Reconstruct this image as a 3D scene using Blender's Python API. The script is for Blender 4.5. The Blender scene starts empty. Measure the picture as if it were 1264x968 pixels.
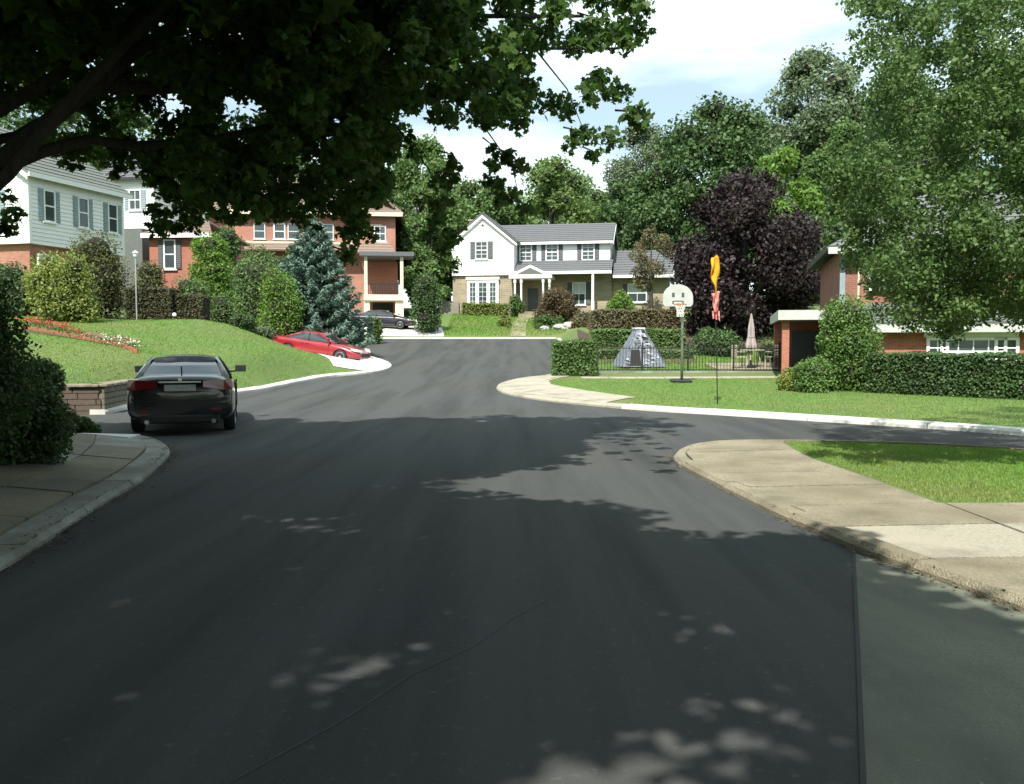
import bpy, bmesh, math, random
import numpy as np
from mathutils import Vector, Matrix

S = bpy.context.scene
COL = S.collection
PI = math.pi
rnd = random.Random(7)
rng = np.random.default_rng(11)

# ------------------------------------------------------------------ camera, sky, sun, exposure
FPX, CX, CY, HZ, CAMH = 1100.0, 632.0, 484.0, 425.0, 1.6      # photograph pixels
PITCH = math.atan((CY - HZ) / FPX)
cd = bpy.data.cameras.new("camera")
cam = bpy.data.objects.new("camera", cd); COL.objects.link(cam)
cam.location = (0, 0, CAMH); cam.rotation_euler = (PI / 2 - PITCH, 0, 0)
cd.sensor_width = 36.0; cd.lens = 36.0 * FPX / 1264.0
cd.clip_start = 0.05; cd.clip_end = 3000
S.camera = cam

SUN_EL, SUN_AZ = math.radians(50), math.atan2(-0.965, -0.26)   # azimuth of the sun in the XY plane
SUNV = Vector((math.cos(SUN_EL) * math.cos(SUN_AZ), math.cos(SUN_EL) * math.sin(SUN_AZ), math.sin(SUN_EL)))
sl = bpy.data.lights.new("sun", 'SUN'); sl.energy = 5.0; sl.angle = math.radians(0.53); sl.color = (1.0, 0.955, 0.87)
so = bpy.data.objects.new("sun", sl); COL.objects.link(so)
so.rotation_euler = SUNV.to_track_quat('Z', 'Y').to_euler(); so.location = (-40, -40, 80)

W = bpy.data.worlds.new("World"); S.world = W; W.use_nodes = True
nt = W.node_tree; nt.nodes.clear()
N = nt.nodes.new
out = N('ShaderNodeOutputWorld'); bg = N('ShaderNodeBackground'); sky = N('ShaderNodeTexSky')
sky.sky_type = 'NISHITA'; sky.sun_disc = False; sky.sun_elevation = SUN_EL
sky.sun_rotation = PI / 2 - SUN_AZ
sky.air_density = 1.0; sky.dust_density = 1.2; sky.ozone_density = 1.0
tc = N('ShaderNodeTexCoord'); mp = N('ShaderNodeMapping'); mp.inputs['Scale'].default_value = (1.6, 1.6, 5.5)
mp.inputs['Location'].default_value = (0.9, 0.35, 0.2)
nz = N('ShaderNodeTexNoise'); nz.inputs['Scale'].default_value = 1.7; nz.inputs['Detail'].default_value = 7; nz.inputs['Roughness'].default_value = 0.55
rp = N('ShaderNodeValToRGB'); rp.color_ramp.elements[0].position = 0.42; rp.color_ramp.elements[1].position = 0.62; rp.color_ramp.elements[0].color = (0.34, 0.34, 0.34, 1)
mx = N('ShaderNodeMix'); mx.data_type = 'RGBA'
mx.inputs[7].default_value = (9.0, 9.3, 9.5, 1)
L = nt.links.new
L(tc.outputs['Generated'], mp.inputs[0]); L(mp.outputs[0], nz.inputs['Vector']); L(nz.outputs['Fac'], rp.inputs[0])
L(rp.outputs[0], mx.inputs[0]); L(sky.outputs[0], mx.inputs[6])
tint = N('ShaderNodeMix'); tint.data_type = 'RGBA'; tint.blend_type = 'MULTIPLY'; tint.inputs[0].default_value = 1; tint.inputs[7].default_value = (0.90, 1.02, 0.99, 1)
L(mx.outputs[2], tint.inputs[6]); L(tint.outputs[2], bg.inputs[0]); L(bg.outputs[0], out.inputs[0])
bg.inputs[1].default_value = 0.10
S.view_settings.view_transform = 'Standard'; S.view_settings.look = 'None'
S.view_settings.exposure = 0.65; S.view_settings.gamma = 1.0
try: S.view_settings.use_curve_mapping = False
except Exception: pass
S.render.engine = 'CYCLES'
S.cycles.max_bounces = 6; S.cycles.diffuse_bounces = 5; S.cycles.glossy_bounces = 2; S.cycles.transmission_bounces = 3
S.cycles.transparent_max_bounces = 4; S.cycles.caustics_reflective = False; S.cycles.caustics_refractive = False
S.cycles.use_denoising = True

# ------------------------------------------------------------------ materials
def mat(name, base, rough=0.8, var=None, scale=5.0, bump=0.0, bscale=None, metallic=0.0, detail=5, coords='Object', spec=0.5,
        island=0.0, transl=0.0, coat=0.0, var2=None, scale2=0.6, stretch=(1, 1, 1)):
    m = bpy.data.materials.new(name); m.use_nodes = True
    t = m.node_tree; p = t.nodes['Principled BSDF']; Q = t.nodes.new; K = t.links.new
    p.inputs['Roughness'].default_value = rough; p.inputs['Metallic'].default_value = metallic
    p.inputs['Specular IOR Level'].default_value = spec; p.inputs['Coat Weight'].default_value = coat
    if coat: p.inputs['Coat Roughness'].default_value = 0.04
    base = tuple(base) + (1,)
    p.inputs['Base Color'].default_value = base
    col = None; tcn = Q('ShaderNodeTexCoord'); mpn = Q('ShaderNodeMapping'); mpn.inputs['Scale'].default_value = stretch
    K(tcn.outputs[coords], mpn.inputs[0])
    if var:
        n = Q('ShaderNodeTexNoise'); n.inputs['Scale'].default_value = scale; n.inputs['Detail'].default_value = detail
        n.inputs['Roughness'].default_value = 0.65
        K(mpn.outputs[0], n.inputs['Vector'])
        r = Q('ShaderNodeValToRGB'); r.color_ramp.elements[0].position = 0.33; r.color_ramp.elements[1].position = 0.67
        r.color_ramp.elements[0].color = base; r.color_ramp.elements[1].color = tuple(var) + (1,)
        K(n.outputs['Fac'], r.inputs[0]); col = r.outputs[0]
    if var2:
        n = Q('ShaderNodeTexNoise'); n.inputs['Scale'].default_value = scale2; n.inputs['Detail'].default_value = 4
        K(mpn.outputs[0], n.inputs['Vector'])
        r = Q('ShaderNodeValToRGB'); r.color_ramp.elements[0].position = 0.42; r.color_ramp.elements[1].position = 0.66
        r.color_ramp.elements[0].color = (0, 0, 0, 1); r.color_ramp.elements[1].color = (1, 1, 1, 1)
        K(n.outputs['Fac'], r.inputs[0])
        x = Q('ShaderNodeMix'); x.data_type = 'RGBA'; K(r.outputs[0], x.inputs[0])
        if col: K(col, x.inputs[6])
        else: x.inputs[6].default_value = base
        x.inputs[7].default_value = tuple(var2) + (1,); col = x.outputs[2]
    if island:
        g = Q('ShaderNodeNewGeometry'); h = Q('ShaderNodeHueSaturation'); mr = Q('ShaderNodeMapRange'); mr2 = Q('ShaderNodeMapRange')
        K(g.outputs['Random Per Island'], mr.inputs[0]); mr.inputs[3].default_value = 1 - island; mr.inputs[4].default_value = 1 + island
        ml = Q('ShaderNodeMath'); ml.operation = 'FRACT'; m7 = Q('ShaderNodeMath'); m7.operation = 'MULTIPLY'; m7.inputs[1].default_value = 7.31
        K(g.outputs['Random Per Island'], m7.inputs[0]); K(m7.outputs[0], ml.inputs[0]); K(ml.outputs[0], mr2.inputs[0])
        mr2.inputs[3].default_value = 0.485; mr2.inputs[4].default_value = 0.515
        K(mr.outputs[0], h.inputs['Value']); K(mr2.outputs[0], h.inputs['Hue'])
        if col: K(col, h.inputs['Color'])
        else: h.inputs['Color'].default_value = base
        col = h.outputs[0]
    if col: K(col, p.inputs['Base Color'])
    if bump:
        n = Q('ShaderNodeTexNoise'); n.inputs['Scale'].default_value = bscale or scale * 3; n.inputs['Detail'].default_value = 4
        K(mpn.outputs[0], n.inputs['Vector'])
        b = Q('ShaderNodeBump'); b.inputs['Strength'].default_value = bump; b.inputs['Distance'].default_value = 0.03
        K(n.outputs['Fac'], b.inputs['Height']); K(b.outputs[0], p.inputs['Normal'])
    if transl:
        o = t.nodes['Material Output']; tr = Q('ShaderNodeBsdfTranslucent'); ms = Q('ShaderNodeMixShader'); ms.inputs[0].default_value = transl
        if col: K(col, tr.inputs[0])
        else: tr.inputs[0].default_value = base
        hs = Q('ShaderNodeHueSaturation'); hs.inputs['Value'].default_value = 1.5; hs.inputs['Saturation'].default_value = 1.1
        if col: K(col, hs.inputs['Color'])
        else: hs.inputs['Color'].default_value = base
        K(hs.outputs[0], tr.inputs[0])
        K(p.outputs[0], ms.inputs[1]); K(tr.outputs[0], ms.inputs[2]); K(ms.outputs[0], o.inputs[0])
    return m

def add_streaks(m, dark, amount, stretch, scale, lo=.45, hi=.7):
    t = m.node_tree; p = t.nodes['Principled BSDF']; Q = t.nodes.new; K = t.links.new
    src = p.inputs['Base Color'].links[0].from_socket
    tcn = Q('ShaderNodeTexCoord'); mpn = Q('ShaderNodeMapping'); mpn.inputs['Scale'].default_value = stretch; mpn.inputs['Rotation'].default_value = (0, 0, .12)
    n = Q('ShaderNodeTexNoise'); n.inputs['Scale'].default_value = scale; n.inputs['Detail'].default_value = 6; n.inputs['Roughness'].default_value = .6
    K(tcn.outputs['Object'], mpn.inputs[0]); K(mpn.outputs[0], n.inputs['Vector'])
    r = Q('ShaderNodeMapRange'); r.inputs[1].default_value = lo; r.inputs[2].default_value = hi; r.inputs[4].default_value = amount; K(n.outputs['Fac'], r.inputs[0])
    x = Q('ShaderNodeMix'); x.data_type = 'RGBA'; K(r.outputs[0], x.inputs[0]); K(src, x.inputs[6]); x.inputs[7].default_value = tuple(dark) + (1,); K(x.outputs[2], p.inputs['Base Color'])
def brick_mat(name, c1, c2, mortar, scale=1.0):
    m = bpy.data.materials.new(name); m.use_nodes = True
    t = m.node_tree; p = t.nodes['Principled BSDF']; Q = t.nodes.new; K = t.links.new
    p.inputs['Roughness'].default_value = 0.9
    tcn = Q('ShaderNodeTexCoord'); sp = Q('ShaderNodeSeparateXYZ'); cb = Q('ShaderNodeCombineXYZ'); ad = Q('ShaderNodeMath')
    K(tcn.outputs['Object'], sp.inputs[0]); K(sp.outputs[0], ad.inputs[0]); K(sp.outputs[1], ad.inputs[1])
    K(ad.outputs[0], cb.inputs[0]); K(sp.outputs[2], cb.inputs[1])
    b = Q('ShaderNodeTexBrick'); b.inputs['Scale'].default_value = scale
    b.inputs['Brick Width'].default_value = 0.22; b.inputs['Row Height'].default_value = 0.075; b.inputs['Mortar Size'].default_value = 0.008
    b.inputs['Color1'].default_value = c1 + (1,); b.inputs['Color2'].default_value = c2 + (1,); b.inputs['Mortar'].default_value = mortar + (1,)
    K(cb.outputs[0], b.inputs['Vector'])
    n = Q('ShaderNodeTexNoise'); n.inputs['Scale'].default_value = 0.8; n.inputs['Detail'].default_value = 6
    K(tcn.outputs['Object'], n.inputs['Vector'])
    h = Q('ShaderNodeHueSaturation'); mr = Q('ShaderNodeMapRange'); mr.inputs[3].default_value = 0.7; mr.inputs[4].default_value = 1.3
    K(n.outputs['Fac'], mr.inputs[0]); K(mr.outputs[0], h.inputs['Value']); K(b.outputs[0], h.inputs['Color']); K(h.outputs[0], p.inputs['Base Color'])
    bp = Q('ShaderNodeBump'); bp.inputs['Strength'].default_value = 0.4; bp.inputs['Distance'].default_value = 0.01; bp.invert = True
    K(b.outputs['Fac'], bp.inputs['Height']); K(bp.outputs[0], p.inputs['Normal'])
    return m

M = {}
M['asphalt'] = mat('asphalt', (0.053, 0.059, 0.060), 0.88, (0.098, 0.103, 0.102), 120, 0.45, 170, var2=(0.078, 0.078, 0.072), scale2=0.22, spec=0.15)
M['old_asphalt'] = mat('old_asphalt', (0.145, 0.158, 0.122), 0.9, (0.26, 0.275, 0.22), 110, 0.5, 160, var2=(0.17, 0.175, 0.14), scale2=0.9, spec=0.15)
M['seam'] = mat('paving_seam', (0.040, 0.050, 0.054), 0.88, (0.075, 0.088, 0.092), 50)
M['litter'] = mat('dead_leaves', (0.07, 0.05, 0.03), 0.9, (0.13, 0.10, 0.05), 20, island=0.4)
M['tar'] = mat('tar', (0.02, 0.022, 0.024), 0.7)
M['lawn'] = mat('lawn_soil', (0.075, 0.135, 0.030), 0.9, (0.115, 0.185, 0.042), 7, 0.6, 60, var2=(0.13, 0.155, 0.05), scale2=0.25)
M['blade'] = mat('grass_blade', (0.125, 0.25, 0.045), 0.6, (0.18, 0.325, 0.06), 1.3, var2=(0.22, 0.28, 0.08), scale2=0.35, island=0.3, transl=0.35, spec=0.3)
M['mulch'] = mat('mulch', (0.045, 0.032, 0.02), 0.95, (0.09, 0.065, 0.04), 14, 0.8, 40)
M['white_conc'] = mat('new_concrete', (0.60, 0.60, 0.57), 0.85, (0.72, 0.71, 0.67), 6, 0.2, 60, var2=(0.5, 0.49, 0.46), scale2=0.7)
M['grey_conc'] = mat('old_concrete', (0.22, 0.235, 0.21), 0.9, (0.33, 0.34, 0.30), 9, 0.4, 60, var2=(0.17, 0.17, 0.14), scale2=1.2)
M['tan_conc'] = mat('exposed_aggregate', (0.22, 0.195, 0.125), 0.92, (0.42, 0.375, 0.275), 38, 0.9, 70, var2=(0.22, 0.19, 0.125), scale2=0.8)
M['tan_light'] = mat('pale_aggregate', (0.29, 0.27, 0.205), 0.92, (0.46, 0.43, 0.345), 45, 0.7, 80, var2=(0.42, 0.38, 0.3), scale2=0.8)
M['brown_conc'] = mat('brown_aggregate', (0.19, 0.175, 0.115), 0.92, (0.34, 0.31, 0.215), 38, 0.6, 110, var2=(0.19, 0.175, 0.14), scale2=0.9)
M['stone'] = mat('wall_stone', (0.13, 0.115, 0.085), 0.92, (0.26, 0.23, 0.17), 5, 0.7, 18)
M['stone_shaded'] = mat('shaded_wall_stone', (0.085, 0.065, 0.05), 0.92, (0.15, 0.12, 0.09), 5, 0.7, 18)  # wall stone darkened in colour for the shade on its camera-facing side
M['white'] = mat('white_paint', (0.78, 0.79, 0.78), 0.6, (0.82, 0.82, 0.80), 3)
M['siding'] = mat('white_siding', (0.74, 0.75, 0.74), 0.65, (0.82, 0.82, 0.80), 1.2, stretch=(0.3, 0.3, 6))
M['cream'] = mat('cream_paint', (0.62, 0.56, 0.40), 0.7, (0.70, 0.64, 0.48), 3)
M['shutter'] = mat('dark_shutter', (0.055, 0.065, 0.07), 0.6, (0.075, 0.085, 0.09), 4)
M['gshutter'] = mat('grey_blue_shutter', (0.20, 0.27, 0.28), 0.6, (0.25, 0.32, 0.33), 4)
M['roof_grey'] = mat('grey_shingle', (0.085, 0.09, 0.10), 0.9, (0.15, 0.155, 0.165), 10, 0.6, 22, stretch=(1, 1, 3))
M['dull_white'] = mat('aged_white_paint', (0.40, 0.42, 0.40), 0.7, (0.50, 0.51, 0.48), 4)
M['roof_pale'] = mat('pale_shingle', (0.10, 0.115, 0.105), 0.9, (0.155, 0.17, 0.155), 9, 0.6, 22, stretch=(1, 1, 3))
M['roof_brown'] = mat('brown_shingle', (0.17, 0.125, 0.10), 0.9, (0.27, 0.20, 0.16), 8, 0.6, 22, stretch=(1, 1, 3))
M['brick'] = brick_mat('red_brick', (0.42, 0.13, 0.075), (0.31, 0.095, 0.06), (0.30, 0.22, 0.18))
M['brick_dark'] = brick_mat('dark_brick', (0.30, 0.11, 0.07), (0.22, 0.08, 0.055), (0.24, 0.18, 0.15))
M['brick_pale'] = brick_mat('salmon_brick', (0.42, 0.165, 0.11), (0.33, 0.125, 0.085), (0.36, 0.27, 0.22))
M['brick_tan'] = brick_mat('tan_stone', (0.34, 0.27, 0.17), (0.24, 0.20, 0.14), (0.36, 0.33, 0.27), 0.45)
M['glass'] = mat('window_glass', (0.03, 0.045, 0.05), 0.06, (0.05, 0.07, 0.075), 0.7, spec=0.8)
M['curtain'] = mat('curtain', (0.42, 0.47, 0.46), 0.8, (0.55, 0.6, 0.58), 3, stretch=(8, 8, 0.2))
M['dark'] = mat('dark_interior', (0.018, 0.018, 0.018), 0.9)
M['bark'] = mat('bark', (0.035, 0.029, 0.024), 0.95, (0.07, 0.06, 0.048), 6, 0.9, 14, stretch=(3, 3, 0.6))
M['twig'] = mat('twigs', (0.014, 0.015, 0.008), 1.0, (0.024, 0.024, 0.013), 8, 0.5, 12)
def leafm(name, a, b, tr=0.35, isl=0.28, sc=0.9, v2=None, rough=0.55): return mat(name, a, rough, b, sc, island=isl, transl=tr, spec=0.35, var2=v2, scale2=0.35)
M['maple'] = leafm('maple_leaf', (0.050, 0.098, 0.026), (0.085, 0.145, 0.036), 0.5, 0.35)
M['birch'] = leafm('light_leaf', (0.080, 0.140, 0.044), (0.135, 0.210, 0.072), 0.36)
M['l_dark'] = leafm('dark_green_leaf', (0.052, 0.098, 0.032), (0.078, 0.135, 0.044), 0.25)  # lightened so far trees carry haze in their colour; near bushes share it
M['l_mid'] = leafm('green_leaf', (0.085, 0.148, 0.044), (0.12, 0.195, 0.06), 0.3)  # haze over distant crowns put into this lightened green
M['l_light'] = leafm('pale_green_leaf', (0.11, 0.17, 0.05), (0.15, 0.23, 0.07), 0.32)  # raised in tone to stand in for haze on far trees
M['l_grey'] = leafm('grey_green_leaf', (0.115, 0.16, 0.085), (0.15, 0.20, 0.11), 0.28)  # paler than the leaf, the distance haze is mixed into the colour
M['l_bright'] = leafm('bright_leaf', (0.11, 0.20, 0.035), (0.15, 0.26, 0.05), 0.35)
M['l_shrub'] = leafm('shrub_leaf', (0.09, 0.165, 0.04), (0.13, 0.22, 0.055), 0.3)
M['l_hedge'] = leafm('bronze_green_leaf', (0.062, 0.068, 0.030), (0.095, 0.085, 0.042), 0.25)
M['l_yellow'] = leafm('yellow_green_leaf', (0.17, 0.21, 0.045), (0.22, 0.27, 0.07), 0.32)
M['l_olive'] = leafm('olive_leaf', (0.085, 0.10, 0.03), (0.115, 0.125, 0.045), 0.25)
M['l_brown'] = leafm('bronze_leaf', (0.09, 0.065, 0.035), (0.13, 0.095, 0.05), 0.25)
M['l_rust'] = leafm('rusty_green_leaf', (0.12, 0.12, 0.055), (0.16, 0.13, 0.07), 0.25)
M['l_purple'] = leafm('purple_leaf', (0.020, 0.013, 0.014), (0.032, 0.020, 0.021), 0.15)
M['l_maroon'] = leafm('maroon_leaf', (0.07, 0.028, 0.024), (0.10, 0.05, 0.035), 0.2)
M['spruce'] = leafm('blue_spruce_needle', (0.10, 0.165, 0.125), (0.155, 0.235, 0.185), 0.1, 0.25, rough=0.7)
M['black_paint'] = mat('black_car_paint', (0.006, 0.007, 0.009), 0.25, (0.008, 0.009, 0.012), 2, coat=1.0, spec=0.5)
M['dusk_paint'] = mat('dark_car_paint', (0.022, 0.018, 0.03), 0.3, (0.028, 0.024, 0.036), 2, coat=0.8)
M['red_paint'] = mat('red_car_paint', (0.25, 0.010, 0.018), 0.28, (0.29, 0.014, 0.022), 2, coat=1.0)
M['car_glass'] = mat('car_glass', (0.02, 0.026, 0.028), 0.03, (0.025, 0.03, 0.033), 1, spec=1.0, coat=0.8)
M['rubber'] = mat('rubber', (0.018, 0.018, 0.018), 0.85, (0.028, 0.028, 0.028), 20)
M['plastic'] = mat('black_plastic', (0.015, 0.016, 0.017), 0.5, (0.022, 0.023, 0.024), 20)
M['alloy'] = mat('alloy_rim', (0.62, 0.63, 0.65), 0.3, (0.7, 0.7, 0.72), 4, metallic=0.7)
M['chrome'] = mat('chrome', (0.6, 0.62, 0.62), 0.15, (0.66, 0.68, 0.68), 4, metallic=1.0)
M['tail'] = mat('tail_lamp_red', (0.16, 0.006, 0.01), 0.12, (0.22, 0.01, 0.014), 9, coat=1.0)
M['lens'] = mat('clear_lens', (0.6, 0.6, 0.58), 0.1, (0.7, 0.7, 0.68), 9, coat=1.0)
M['plate'] = mat('number_plate', (0.45, 0.46, 0.48), 0.5, (0.6, 0.6, 0.6), 22)
M['iron'] = mat('dark_iron', (0.025, 0.028, 0.027), 0.5, (0.04, 0.04, 0.038), 10, metallic=0.4)
M['steel'] = mat('grey_steel', (0.36, 0.38, 0.38), 0.45, (0.45, 0.46, 0.46), 6, metallic=0.5)
M['net'] = mat('net_cord', (0.7, 0.7, 0.68), 0.8)
M['orange'] = mat('rim_orange', (0.42, 0.10, 0.03), 0.5, (0.5, 0.13, 0.04), 8)
M['yellow'] = mat('yellow_cloth', (0.75, 0.40, 0.015), 0.75, (0.85, 0.50, 0.03), 5, transl=0.35)
M['redcloth'] = mat('pink_red_cloth', (0.62, 0.12, 0.09), 0.75, (0.72, 0.42, 0.36), 7, transl=0.3, stretch=(1, 1, 2))
M['tent'] = mat('grey_mottled_canvas', (0.08, 0.095, 0.12), 0.85, (0.22, 0.245, 0.29), 9, 0.4, 20, detail=2)
M['tent_edge'] = mat('pale_tent_trim', (0.5, 0.53, 0.57), 0.8, (0.6, 0.62, 0.64), 9)
M['tent_patch'] = mat('grey_patch', (0.28, 0.31, 0.36), 0.85, (0.36, 0.38, 0.42), 9)
M['umbrella'] = mat('taupe_cloth', (0.30, 0.25, 0.24), 0.85, (0.38, 0.32, 0.31), 6)
M['patio'] = mat('beige_patio_metal', (0.42, 0.36, 0.29), 0.6, (0.5, 0.44, 0.36), 6)
M['fence_wood'] = mat('weathered_boards', (0.20, 0.175, 0.15), 0.9, (0.29, 0.255, 0.22), 6, 0.5, 20, stretch=(4, 4, 0.5))
M['rock'] = mat('garden_rock', (0.28, 0.27, 0.25), 0.92, (0.42, 0.41, 0.39), 4, 0.8, 12)
M['petal_r'] = mat('red_petals', (0.52, 0.03, 0.05), 0.6, (0.60, 0.06, 0.08), 4, transl=0.25, island=0.2)
M['petal_p'] = mat('pink_petals', (0.68, 0.28, 0.33), 0.6, (0.75, 0.4, 0.42), 4, transl=0.25, island=0.2)
M['petal_w'] = mat('white_petals', (0.75, 0.68, 0.62), 0.6, (0.8, 0.76, 0.7), 4, transl=0.25, island=0.1)
M['brick_edge'] = mat('orange_edging', (0.24, 0.085, 0.05), 0.85, (0.32, 0.12, 0.07), 9, 0.4)
M['lantern'] = mat('lantern_glass', (0.7, 0.72, 0.7), 0.3)

add_streaks(M['asphalt'], (0.034, 0.038, 0.039), .75, (1.3, .09, 1), 1.0)
add_streaks(M['asphalt'], (0.13, 0.145, 0.14), .55, (1, 1, 1), 16.0, .60, .72)
add_streaks(M['asphalt'], (0.24, 0.25, 0.23), .8, (1, 1, 1), 42.0, .70, .74)
add_streaks(M['old_asphalt'], (0.10, 0.12, 0.10), .6, (1, .4, 1), 2.2); add_streaks(M['old_asphalt'], (0.30, 0.32, 0.28), .6, (1, 1, 1), 30.0, .64, .72)
for k_ in ('tan_conc', 'tan_light', 'brown_conc', 'grey_conc'): add_streaks(M[k_], (0.12, 0.105, 0.075), .6, (1, 1, 1), 1.6, .5, .75)

# ------------------------------------------------------------------ object helpers
def link(o, parent=None):
    COL.objects.link(o)
    if parent is not None: o.parent = parent
    return o
def thing(name, label, cat, loc=(0, 0, 0), rz=0.0, group=None, rot=None):
    o = bpy.data.objects.new(name, None); link(o); o.location = loc
    o.rotation_euler = rot if rot else (0, 0, rz); o.empty_display_size = 0.3
    o['label'] = label; o['category'] = cat
    if group: o['group'] = group
    return o
def struct(o, label=None):
    o['kind'] = 'structure'
    if label: o['label'] = label
    return o
def stuff(o): o['kind'] = 'stuff'; return o

class MB:
    def __init__(s): s.v = []; s.f = []
    def add(s, vs, fs):
        b = len(s.v); s.v += [tuple(p) for p in vs]; s.f += [tuple(b + i for i in f) for f in fs]; return s
    def box(s, x0, x1, y0, y1, z0, z1):
        return s.add([(x0, y0, z0), (x1, y0, z0), (x1, y1, z0), (x0, y1, z0), (x0, y0, z1), (x1, y0, z1), (x1, y1, z1), (x0, y1, z1)],
                     [(0, 3, 2, 1), (4, 5, 6, 7), (0, 1, 5, 4), (1, 2, 6, 5), (2, 3, 7, 6), (3, 0, 4, 7)])
    def prism(s, poly, a0, a1, axis='y'):           # poly = (u,z) extruded along axis
        n = len(poly)
        def q(u, z, a): return (u, a, z) if axis == 'y' else ((a, u, z) if axis == 'x' else (u, z, a))
        vs = [q(u, z, a0) for u, z in poly] + [q(u, z, a1) for u, z in poly]
        fs = [tuple(range(n))[::-1], tuple(range(n, 2 * n))] + [(i, (i + 1) % n, n + (i + 1) % n, n + i) for i in range(n)]
        return s.add(vs, fs)
    def hexa(s, a, b, c, d, t):                     # quad a b c d thickened by vector t
        t = Vector(t); q = [Vector(p) for p in (a, b, c, d)]
        return s.add(q + [p + t for p in q], [(0, 1, 2, 3), (7, 6, 5, 4), (0, 4, 5, 1), (1, 5, 6, 2), (2, 6, 7, 3), (3, 7, 4, 0)])
    def tube(s, pts, rad, n=8, cap=True):
        pts = [Vector(p) for p in pts]
        if not hasattr(rad, '__len__'): rad = [rad] * len(pts)
        b = len(s.v); up = Vector((0.31, 0.17, 0.93))
        for i, p in enumerate(pts):
            t = (pts[min(i + 1, len(pts) - 1)] - pts[max(i - 1, 0)]).normalized()
            a = t.cross(up)
            if a.length < 1e-3: a = t.cross(Vector((1, 0, 0)))
            a.normalize(); c = t.cross(a)
            for k in range(n):
                w = 2 * PI * k / n; s.v.append(tuple(p + a * math.cos(w) * rad[i] + c * math.sin(w) * rad[i]))
        for i in range(len(pts) - 1):
            for k in range(n):
                s.f.append((b + i * n + k, b + i * n + (k + 1) % n, b + (i + 1) * n + (k + 1) % n, b + (i + 1) * n + k))
        if cap:
            s.f.append(tuple(b + k for k in range(n))[::-1]); e = b + (len(pts) - 1) * n; s.f.append(tuple(e + k for k in range(n)))
        return s
    def lathe(s, prof, n=16, axis='z', c=(0, 0, 0)):    # prof=(r,h)
        b = len(s.v)
        for r, h in prof:
            for k in range(n):
                w = 2 * PI * k / n; x, y = r * math.cos(w), r * math.sin(w)
                p = (x, y, h) if axis == 'z' else ((x, h, y) if axis == 'y' else (h, x, y))
                s.v.append((p[0] + c[0], p[1] + c[1], p[2] + c[2]))
        for i in range(len(prof) - 1):
            for k in range(n):
                s.f.append((b + i * n + k, b + i * n + (k + 1) % n, b + (i + 1) * n + (k + 1) % n, b + (i + 1) * n + k))
        s.f.append(tuple(b + k for k in range(n))[::-1]); e = b + (len(prof) - 1) * n; s.f.append(tuple(e + k for k in range(n)))
        return s
    def mesh(s, name, m, T=None, smooth=False, bevel=0):
        me = bpy.data.meshes.new(name)
        vs = s.v if T is None else [tuple(T @ Vector(p)) for p in s.v]
        me.from_pydata(vs, [], s.f)
        bm = bmesh.new(); bm.from_mesh(me); bmesh.ops.recalc_face_normals(bm, faces=bm.faces)
        if bevel: bmesh.ops.bevel(bm, geom=bm.edges[:], offset=bevel, segments=1, affect='EDGES', profile=0.5)
        bm.to_mesh(me); bm.free()
        me.materials.append(M[m] if isinstance(m, str) else m)
        if smooth: me.polygons.foreach_set('use_smooth', [True] * len(me.polygons))
        return me
    def build(s, name, m, parent=None, T=None, smooth=False, bevel=0, loc=None):
        o = bpy.data.objects.new(name, s.mesh(name, m, T, smooth, bevel)); link(o, parent)
        if loc: o.location = loc
        return o

def fast_mesh(name, V, F, m):                       # V (n,3) float, F (k,c) int : equal-sized faces
    me = bpy.data.meshes.new(name); n, (k, c) = len(V), F.shape
    me.vertices.add(n); me.vertices.foreach_set('co', V.astype(np.float32).ravel())
    me.loops.add(k * c); me.loops.foreach_set('vertex_index', F.astype(np.int32).ravel())
    me.polygons.add(k); me.polygons.foreach_set('loop_start', np.arange(0, k * c, c, dtype=np.int32))
    me.materials.append(M[m] if isinstance(m, str) else m)
    me.update(calc_edges=True)
    return me

# ------------------------------------------------------------------ terrain
def roadz(Y):
    Y = np.asarray(Y, float)
    z = np.where(Y < 18, 0.0, 0.0009 * (np.minimum(Y, 65) - 18) ** 2)
    return z + np.where(Y > 65, 0.05 * np.minimum(Y - 65, 30), 0.0)
def smooth_line(pts, it=2):
    for _ in range(it):
        q = [pts[0]]
        for a, b in zip(pts[:-1], pts[1:]):
            q += [(a[0] * .75 + b[0] * .25, a[1] * .75 + b[1] * .25), (a[0] * .25 + b[0] * .75, a[1] * .25 + b[1] * .75)]
        q.append(pts[-1]); pts = q
    return pts
EL1 = smooth_line([(-3.3, -14), (-3.3, 0), (-3.4, 3.5), (-3.6, 6.3), (-3.85, 7.6), (-4.1, 8.9), (-4.25, 10.1), (-4.6, 11.6), (-5.05, 13.2), (-5.8, 14.5), (-6.3, 14.95)], 1)
EL2 = [(-7.7, 15.0), (-13, 15.6), (-13, 19.4), (-9.25, 20.2)]
EL3 = smooth_line([(-9.25, 20.2), (-9.5, 23), (-9.3, 25.6), (-8.3, 27.6), (-7.95, 30), (-7.75, 33), (-7.3, 35.8), (-6.3, 37.2), (-5.7, 39), (-5.6, 41.5), (-5.9, 43.6), (-6.8, 46.5), (-8.2, 50), (-12, 52.5), (-30, 54)], 1)
EF = [(-30, 64.5), (-14, 65), (3.2, 65)]
ER1 = smooth_line([(3.2, 65), (3.4, 58), (3.1, 50), (2.6, 44), (2.1, 39), (1.5, 36), (0.3, 34.2), (-0.45, 31.5), (-0.55, 29), (-0.2, 26.8), (0.8, 24.5), (2.4, 22.2), (3.5, 20.9), (4.7, 20.0), (6.2, 18.5), (7.75, 17.0), (8.95, 15.5), (11.5, 12), (16, 6.5), (26, -5)], 1)
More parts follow.
